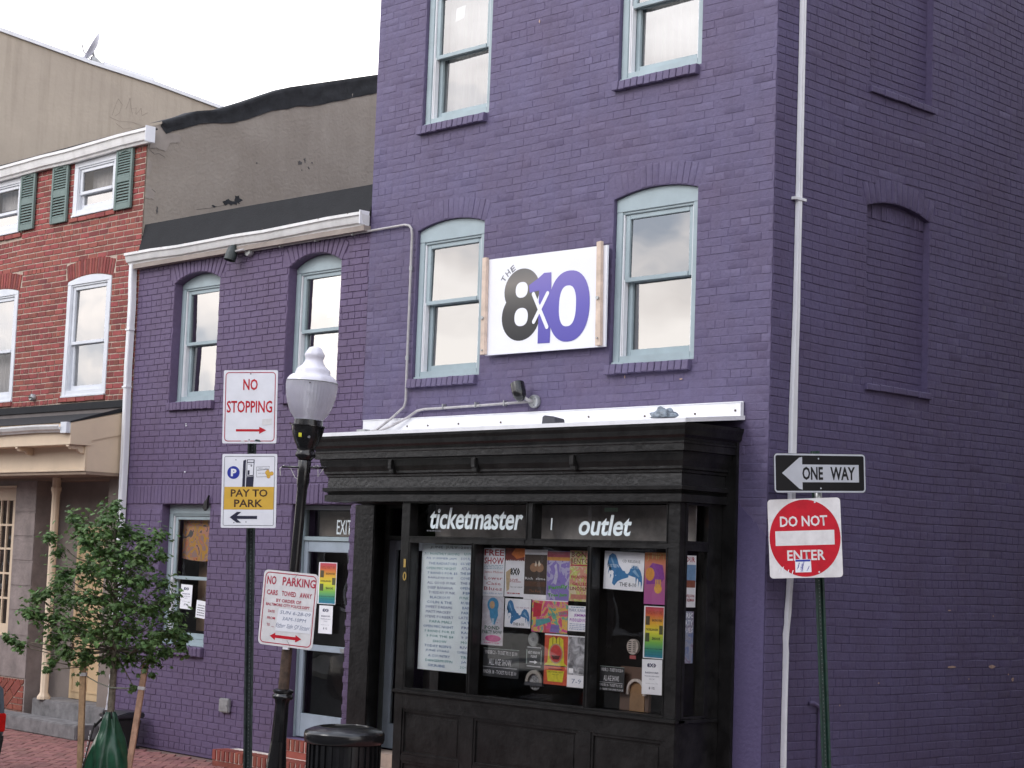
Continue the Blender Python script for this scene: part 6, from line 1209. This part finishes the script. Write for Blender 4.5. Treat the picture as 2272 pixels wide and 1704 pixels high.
mb = MB(); mb.lathe(Bc, [(.180, .55), (.180, .8835)], 32); mb.f = mb.f[:-2]; mb.build('liner_rim', RUB, T, smooth=True)  # black ring and the disc below paint the dark of the bin opening
mb = MB(); mb.lathe(Bc, [(.179, .66), (.179, .67)], 32); mb.build('liner_bag', SBLACK, T)

# ================================================================== STREET TREE
rt = random.Random(5)
TB = Vector((-5.66, -2.31, 0)); TU = U2; TD = Vector((-.715, .698, 0))
tree = thing('street_tree', 'young leafy maple held by two wooden stakes on the brick pavement', 'tree', TB)
def tp(px, py, dep=0): h_ = (px - 256) / 243; return TB + TU * h_ + TD * dep + Vector((0, 0, 1.09 + (1480 - py) / 243 + dep * .0))
trunk = [TB + Vector((0, 0, 0)), TB + TU * .0 + Vector((0, 0, .5)), TB + TU * .005 + Vector((0, 0, .9)), TB + TU * .01 + Vector((0, 0, 1.25)), TB + TU * -.01 + Vector((0, 0, 1.7)), TB + TU * -.03 + Vector((0, 0, 2.1)), tp(240, 1150)]
mb = MB(); mb.tube(trunk, [.038, .033, .032, .030, .022, .014, .006], 10); mb.build('trunk', BARK, tree, smooth=True)
cl = [(238, 1122, .09), (234, 1150, .11), (224, 1185, .13), (262, 1178, .12), (150, 1150, .09), (172, 1175, .10), (190, 1205, .13), (102, 1196, .075), (120, 1228, .06), (220, 1225, .16), (268, 1225, .15), (286, 1182, .09), (340, 1182, .08), (322, 1208, .10), (300, 1240, .14), (350, 1228, .05), (240, 1270, .19), (185, 1262, .14), (140, 1278, .10), (120, 1300, .07), (300, 1285, .18), (350, 1290, .11), (372, 1320, .09), (75, 1330, .08), (98, 1318, .07), (60, 1362, .07), (88, 1372, .07), (150, 1330, .14), (210, 1330, .20), (270, 1340, .20), (330, 1345, .17), (385, 1360, .09), (392, 1395, .08), (406, 1428, .06), (360, 1400, .14), (125, 1372, .08), (165, 1390, .17), (220, 1400, .20), (280, 1400, .20), (330, 1420, .15), (120, 1418, .10), (150, 1448, .09), (200, 1452, .12), (245, 1462, .08), (290, 1455, .11), (340, 1455, .09), (30, 1425, .045), (48, 1437, .04), (14, 1418, .025), (118, 1470, .04), (112, 1488, .03), (370, 1440, .07), (345, 1490, .02), (305, 1520, .02), (410, 1410, .05)]
lb = MB(); twigs = MB()
def leaf_geo(c, nrm, upv, s_):
    n_ = nrm.normalized(); a = (upv - n_ * upv.dot(n_)).normalized(); b = n_.cross(a)
    o_ = [(0, -.5), (.16, -.22), (.46, -.28), (.34, .0), (.52, .22), (.24, .22), (0, .58), (-.24, .22), (-.52, .22), (-.34, .0), (-.46, -.28), (-.16, -.22)]
    P = [c + n_ * (.10 * s_)] + [c + (b * x + a * y) * s_ + n_ * (-.10 * s_ * (abs(x) * 1.6)) for x, y in o_]
    return P, [(0, i, i % 12 + 1) for i in range(1, 13)]
leaf_list = []
for (px_, py_, r_) in cl:
    n = int(70 + 3300 * r_ ** 1.6); core = r_ > .12
    for dep in ([-.32, 0, .32] if core else [rt.uniform(-.25, .25)]):
        cpos = tp(px_, py_, dep * min(1, r_ * 5)); src = trunk[3] + (trunk[6] - trunk[3]) * max(0.0, min(1, (cpos.z - 1.45) / 1.3))
        mid = (src + cpos) / 2 + Vector((rt.uniform(-.05, .05), rt.uniform(-.05, .05), rt.uniform(-.10, .0)))
        twigs.tube([src, mid, cpos, cpos + (cpos - mid).normalized() * r_ * .6], [.009, .006, .004, .0015], 5)
        for k in range(n // (3 if core else 1)):
            d_ = Vector((rt.gauss(0, 1), rt.gauss(0, 1), rt.gauss(0, .75))); d_.normalize(); p = cpos + d_ * r_ * abs(rt.gauss(0, .82)) * 1.0
            nr = (d_ * .6 + Vector((rt.uniform(-.6, .6), rt.uniform(-.6, .6), .75))); leaf_list.append((p, nr, Vector((rt.uniform(-1, 1), rt.uniform(-1, 1), rt.uniform(-1.2, .2))), rt.uniform(.026, .064)))
twigs.build('branches', BARK, tree, smooth=True)
leaf_list.sort(key=lambda q: (q[0] - CAM).length)
lm = bpy.data.meshes.new('leaf'); P, f_ = leaf_geo(Vector((0, 0, 0)), Vector((0, 0, 1)), Vector((0, 1, 0)), 1.); lm.from_pydata(P, [], f_); lm.materials.append(LEAF); pr = None
for i, (p, nr, up_, s_) in enumerate(leaf_list):
    if i < 300:
        o = bpy.data.objects.new('leaf', lm) if pr is None else pr.copy(); pr = pr or o; C.objects.link(o); o.parent = tree
        n_ = nr.normalized(); a = (up_ - n_ * up_.dot(n_)).normalized(); b = a.cross(n_); m4 = Matrix((b, a, n_)).transposed().to_4x4()
        o.matrix_local = Matrix.Translation(p - TB) @ m4 @ Matrix.Diagonal((s_, s_, s_, 1))
    else: lb.add(*leaf_geo(p, nr, up_, s_))
lb.build('crown', LEAF, tree, kind='stuff', recalc=False)
mb = MB()
for (p, nr, up_, s_) in rt.sample(leaf_list, 260): mb.add(*leaf_geo(p + Vector((.01, -.01, .01)), -nr + Vector((0, 0, .6)), up_, s_ * .8))
mb.build('pale_leaf_undersides', LEAF2, tree, kind='stuff', recalc=False)
# watering bag
wb = thing('watering_bag', 'dark green slow-watering bag zipped round the foot of the young tree', 'watering bag', TB)
mb = MB(); n = 64; rows = 26
for j in range(rows):
    z = .70 * j / (rows - 1); t_ = j / (rows - 1); base_r = .145 * (1 - t_) ** .6 + .035 + .03 * math.sin(math.pi * min(1, t_ * 1.3))
    for k in range(n):
        a = 2 * math.pi * k / n; f1 = math.sin(a * 5 + z * 3 + 2 * noise.noise(Vector((a, z * 2, 0)))) * .007 * t_ + .045 * noise.noise(Vector((math.cos(a) * 1.8, math.sin(a) * 1.8, z * 2.6))) + .003 * noise.noise(Vector((math.cos(a) * 7, math.sin(a) * 7, z * 9))); r_ = base_r + f1
        mb.v.append(TB + Vector((math.cos(a) * r_, math.sin(a) * r_, z)))
for j in range(rows - 1):
    for k in range(n): mb.f.append([j * n + k, j * n + (k + 1) % n, (j + 1) * n + (k + 1) % n, (j + 1) * n + k])
mb.build('bag_body', BAGM, wb, smooth=True)
mb = MB(); mb.tube([TB + Vector((-.02, -.06, .70)), TB - TU * .05 + Vector((0, 0, .66)), TB - TU * .10 + Vector((0, -.05, .56))], .012, 6); mb.tube([TB + TU * .03 + Vector((0, -.03, .71)), TB + TU * .06 + Vector((0, -.05, .64))], .010, 6); mb.build('carry_strap', RUB, wb, smooth=True)
for k in range(9): z = .1 + k * .05; mb = MB(); c_ = TB - TU * (.185 - .16 * z) + Vector((-.0, -.08, z)); mb.tube([c_, c_ + Vector((.012, -.006, .03))], .006, 5); mb.build('zip_tag', SWORN, wb)
mb = MB(); mb.tube([TB - TU * (.19 - .15 * z) + Vector((.02, -.10 + .08 * z, z)) for z in (.02, .15, .3, .45, .6)], .006, 6); mb.build('zip', RUB, wb)
# stakes and ties
for lab, (x0, y0), (x1, y1), ztop in (('left wooden stake beside the young tree', (196, 1704), (189, 1445), 1.25), ('right wooden stake beside the young tree, paler', (303, 1704), (328, 1475), 1.14)):
    T = thing('tree_stake', lab, 'stake', tp(x0, 1745)); a = tp(x0 + (x0 - x1) * .17, 1745) ; b = tp(x1, y1); a.z = 0; b.z = ztop
    v = (b - a).normalized(); F_ = Fr(a, (TU - v * TU.dot(v)).normalized(), v); mb = MB(); mb.box(F_, -.026, .026, 0, (b - a).length, -.026, .026); mb.build('stake_post', WOOD if x0 < 250 else mat('pale_stake_wood', (.50, .30, .20), .8, .15, 14, bump=.3), T, bevel=.004)
    q = a + v * (1.03 if x0 < 250 else .93) * 1.0; mb = MB(); F2_ = Fr(q, F_.u, v); mb.box(F2_, -.031, .031, -.015, .015, -.031, .031); mb.build('wrapped_tie', SWORN, T)
mb = MB(); qa = tp(190, 1495); qa.z = 1.03; qb = tp(322, 1530); qb.z = .93; tw = TB + Vector((0, 0, .92)); mb.tube([qa, (qa + tw) / 2 - Vector((0, 0, .015)), tw + Vector((.03, -.03, 0))], .005, 6); mb.tube([tw + Vector((.03, -.03, 0)), (qb + tw) / 2 - Vector((0, 0, .01)), qb], .007, 6)
T = thing('tree_tie', 'pale strap tied between the stakes and the trunk of the young tree', 'strap', tw); mb.build('strap', mat('webbing_strap', (.32, .33, .26), .8, .1, 10), T, smooth=True)

# ================================================================== WHEELED BIN BEHIND THE TREE
T = thing('wheelie_bin', 'black lidded bin standing against the purple wall behind the young tree', 'bin', (-8.62, -.30, 0))
mb = MB(); F_ = Y(-.50); P = []
for z, i_ in ((0, .03), (.33, .0)): P += [(-8.86 + i_, -.42 + i_, z), (-8.52 - i_, -.42 + i_, z), (-8.52 - i_, -.10 - i_, z), (-8.86 + i_, -.10 - i_, z)]
mb.add(P, [(0, 1, 2, 3), (4, 5, 6, 7), (0, 1, 5, 4), (1, 2, 6, 5), (2, 3, 7, 6), (3, 0, 4, 7)]); mb.build('bin_body', RUB, T, bevel=.02)
mb = MB(); mb.prism(Fr((-8.88, 0, 0), (0, -1, 0)), [(.08, .332), (.445, .332), (.445, .36), (.28, .40), (.08, .39)], -.38, 0); mb.build('bin_lid', mat('dark_plastic_lid', (.030, .030, .034), .4, .1, 6), T, bevel=.012)
mb = MB(); mb.box(F_, -8.80, -8.72, .30, .33, -.06, -.04); mb.build('bin_handle', SWORN, T)

# ================================================================== PARKED CAR (only its tail corner reaches the picture)
car = thing('parked_car', 'slate grey parked car whose red tail lamp just enters the left edge', 'car', (-7.9, -4.25, 0))
cx1 = -5.762
secs = [(0, .42, .98, .875), (.06, .36, 1.03, .885), (.30, .32, 1.10, .88), (.85, .30, 1.36, .89), (1.6, .28, 1.44, .90), (2.6, .28, 1.42, .90), (3.1, .28, 1.12, .90), (3.9, .30, .98, .88), (4.3, .34, .86, .82), (4.42, .42, .66, .70)]
mb = MB(); yc = -4.19
for (dx, zl, zh, hw) in secs:
    belt = min(zh, .92); L_ = [(-hw * .93, zl), (-hw, zl + .12), (-hw, belt * .75), (-hw * .97, belt), (-hw * (.80 if zh > 1.0 else .93), zh - .03), (-hw * .5, zh), (hw * .5, zh), (hw * (.80 if zh > 1.0 else .93), zh - .03), (hw * .97, belt), (hw, belt * .75), (hw, zl + .12), (hw * .93, zl)]
    mb.v += [Vector((cx1 - dx, yc + a, b)) for a, b in L_]
n = 12
for i in range(len(secs) - 1):
    for k in range(n): mb.f.append([i * n + k, i * n + (k + 1) % n, (i + 1) * n + (k + 1) % n, (i + 1) * n + k])
mb.f.append(list(range(n))); mb.f.append(list(range((len(secs) - 1) * n, len(secs) * n))[::-1]); body = mb.build('body', CAR, car, smooth=True, autos=40)
mb = MB()
for s_ in (-1, 1): mb.add([(cx1 - .95, yc + s_ * .865, .95), (cx1 - 2.9, yc + s_ * .875, .95), (cx1 - 2.5, yc + s_ * .76, 1.34), (cx1 - 1.1, yc + s_ * .76, 1.32)], [(0, 1, 2, 3)])
mb.add([(cx1 - .30, yc - .72, 1.10), (cx1 - .30, yc + .72, 1.10), (cx1 - .80, yc + .64, 1.345), (cx1 - .80, yc - .64, 1.345)], [(0, 1, 2, 3)]); mb.build('car_window', mat('car_glass', (.02, .025, .03), .08, .05, 3), car)
for s_ in (-1, 1):
    mb = MB(); y0 = yc + s_ * .79; mb.prism(Fr((cx1 + .016, y0, 0), (0, s_, 0)) if s_ > 0 else Fr((cx1 + .016, y0, 0), (0, 1, 0)), [(-.10, .55), (.085, .55), (.090, .71), (-.06, .71)] if s_ > 0 else [(-.085, .55), (.10, .55), (.06, .71), (-.090, .71)], -.22, .012); mb.build('tail_light', CARL, car, bevel=.008)
mb = MB(); mb.prism(Fr((0, yc - .87, 0), (1, 0, 0)), [(cx1 - .12, .20), (cx1 - .04, .22), (cx1 + .035, .48), (cx1 + .035, .535), (cx1 - .12, .535)], -1.74, 0); mb.build('bumper', RUB, car, bevel=.02)
mb = MB(); mb.box(WORLD, cx1 - .08, cx1 + .022, yc - .82, yc + .82, .725, .80); mb.build('rear_trim', RUB, car, bevel=.01)
mb = MB(); mb.box(WORLD, cx1 - .02, cx1 + .008, yc - .26, yc + .26, .60, .74); mb.build('number_plate', SWHITE, car)
for dx in (.85, 3.55):
    for s_ in (-1, 1):
        mb = MB(); c_ = Vector((cx1 - dx, yc + s_ * .80, .30)); mb.lathe(c_, [(.20, -.09), (.29, -.10), (.315, -.06), (.315, .06), (.29, .10), (.20, .09)], 28, axis=(0, 1, 0)); wl = mb.build('tyre', RUB, car, smooth=True, autos=40); mb = MB(); mb.lathe(c_, [(.03, -.095), (.195, -.09), (.195, .09), (.03, .095)], 24, axis=(0, 1, 0)); mb.build('rim', ALU, wl)

# ================================================================== BUILDINGS ACROSS THE STREETS (out of view, built for reflections and to shade the walls)
def block(name, label, x0, x1, y0, y1, h, m_, face):
    T = thing(name, label, 'building', ((x0 + x1) / 2, (y0 + y1) / 2, 0)); mb = MB(); mb.box(WORLD, x0, x1, y0, y1, 0, h); mb.build('wall', m_, T)
    mb = MB(); mb.box(WORLD, x0 - .1, x1 + .1, y0 - .1, y1 + .25, h, h + .22); mb.build('cornice', WHITE, T)
    if face:
        F_ = Fr((0, y1, 0), (-1, 0, 0))
        for zz in (1.0, 4.0, 7.0):
            if zz + 1.5 > h: continue
            x = x0 + .8
            while x + 1 < x1:
                mb = MB(); mb.box(F_, -x - .95, -x, zz, zz + 1.5, .0, .04); f_ = mb.build('window', WHITEP, T); mb = MB(); mb.box(F_, -x - .88, -x - .07, zz + .08, zz + 1.42, .041, .05); mb.build('pane', INSIDE, f_); x += 2.0
block('facing_house', 'brown brick house across the street', -46, -30, -24, -13.6, 5.6, mat('brown_brick_facade', (.16, .09, .07), .9, .2, 4), True)
block('facing_house', 'grey painted house across the street', -29.9, -18, -24, -13.6, 6.0, mat('grey_facade', (.20, .20, .20), .9, .2, 4), True)
block('facing_house', 'dark brick house across the street', -17.9, -9.6, -24, -13.6, 6.0, mat('dark_brown_facade', (.13, .11, .10), .9, .2, 4), True)
block('facing_house', 'umber brick house across the street', -9.5, -2, -24, -13.6, 6.6, mat('umber_facade', (.14, .12, .11), .9, .2, 4), True)
block('facing_house', 'taupe house behind the viewer', -1.9, 8, -24, -13.6, 7.2, mat('taupe_facade', (.15, .13, .12), .9, .2, 4), True)
block('facing_house', 'brick house behind the viewer to the right', 8.1, 24, -24, -13.6, 8.0, mat('plain_brick_facade', (.15, .095, .08), .9, .2, 4), True)
block('alley_building', 'unseen tall block added across the alley to shade the side wall', 5.4, 18, .2, 30, 12.5, mat('alley_brick_facade', (.10, .07, .06), .9, .2, 4), False)  # unseen block, added tall to cut sky light on the side wall
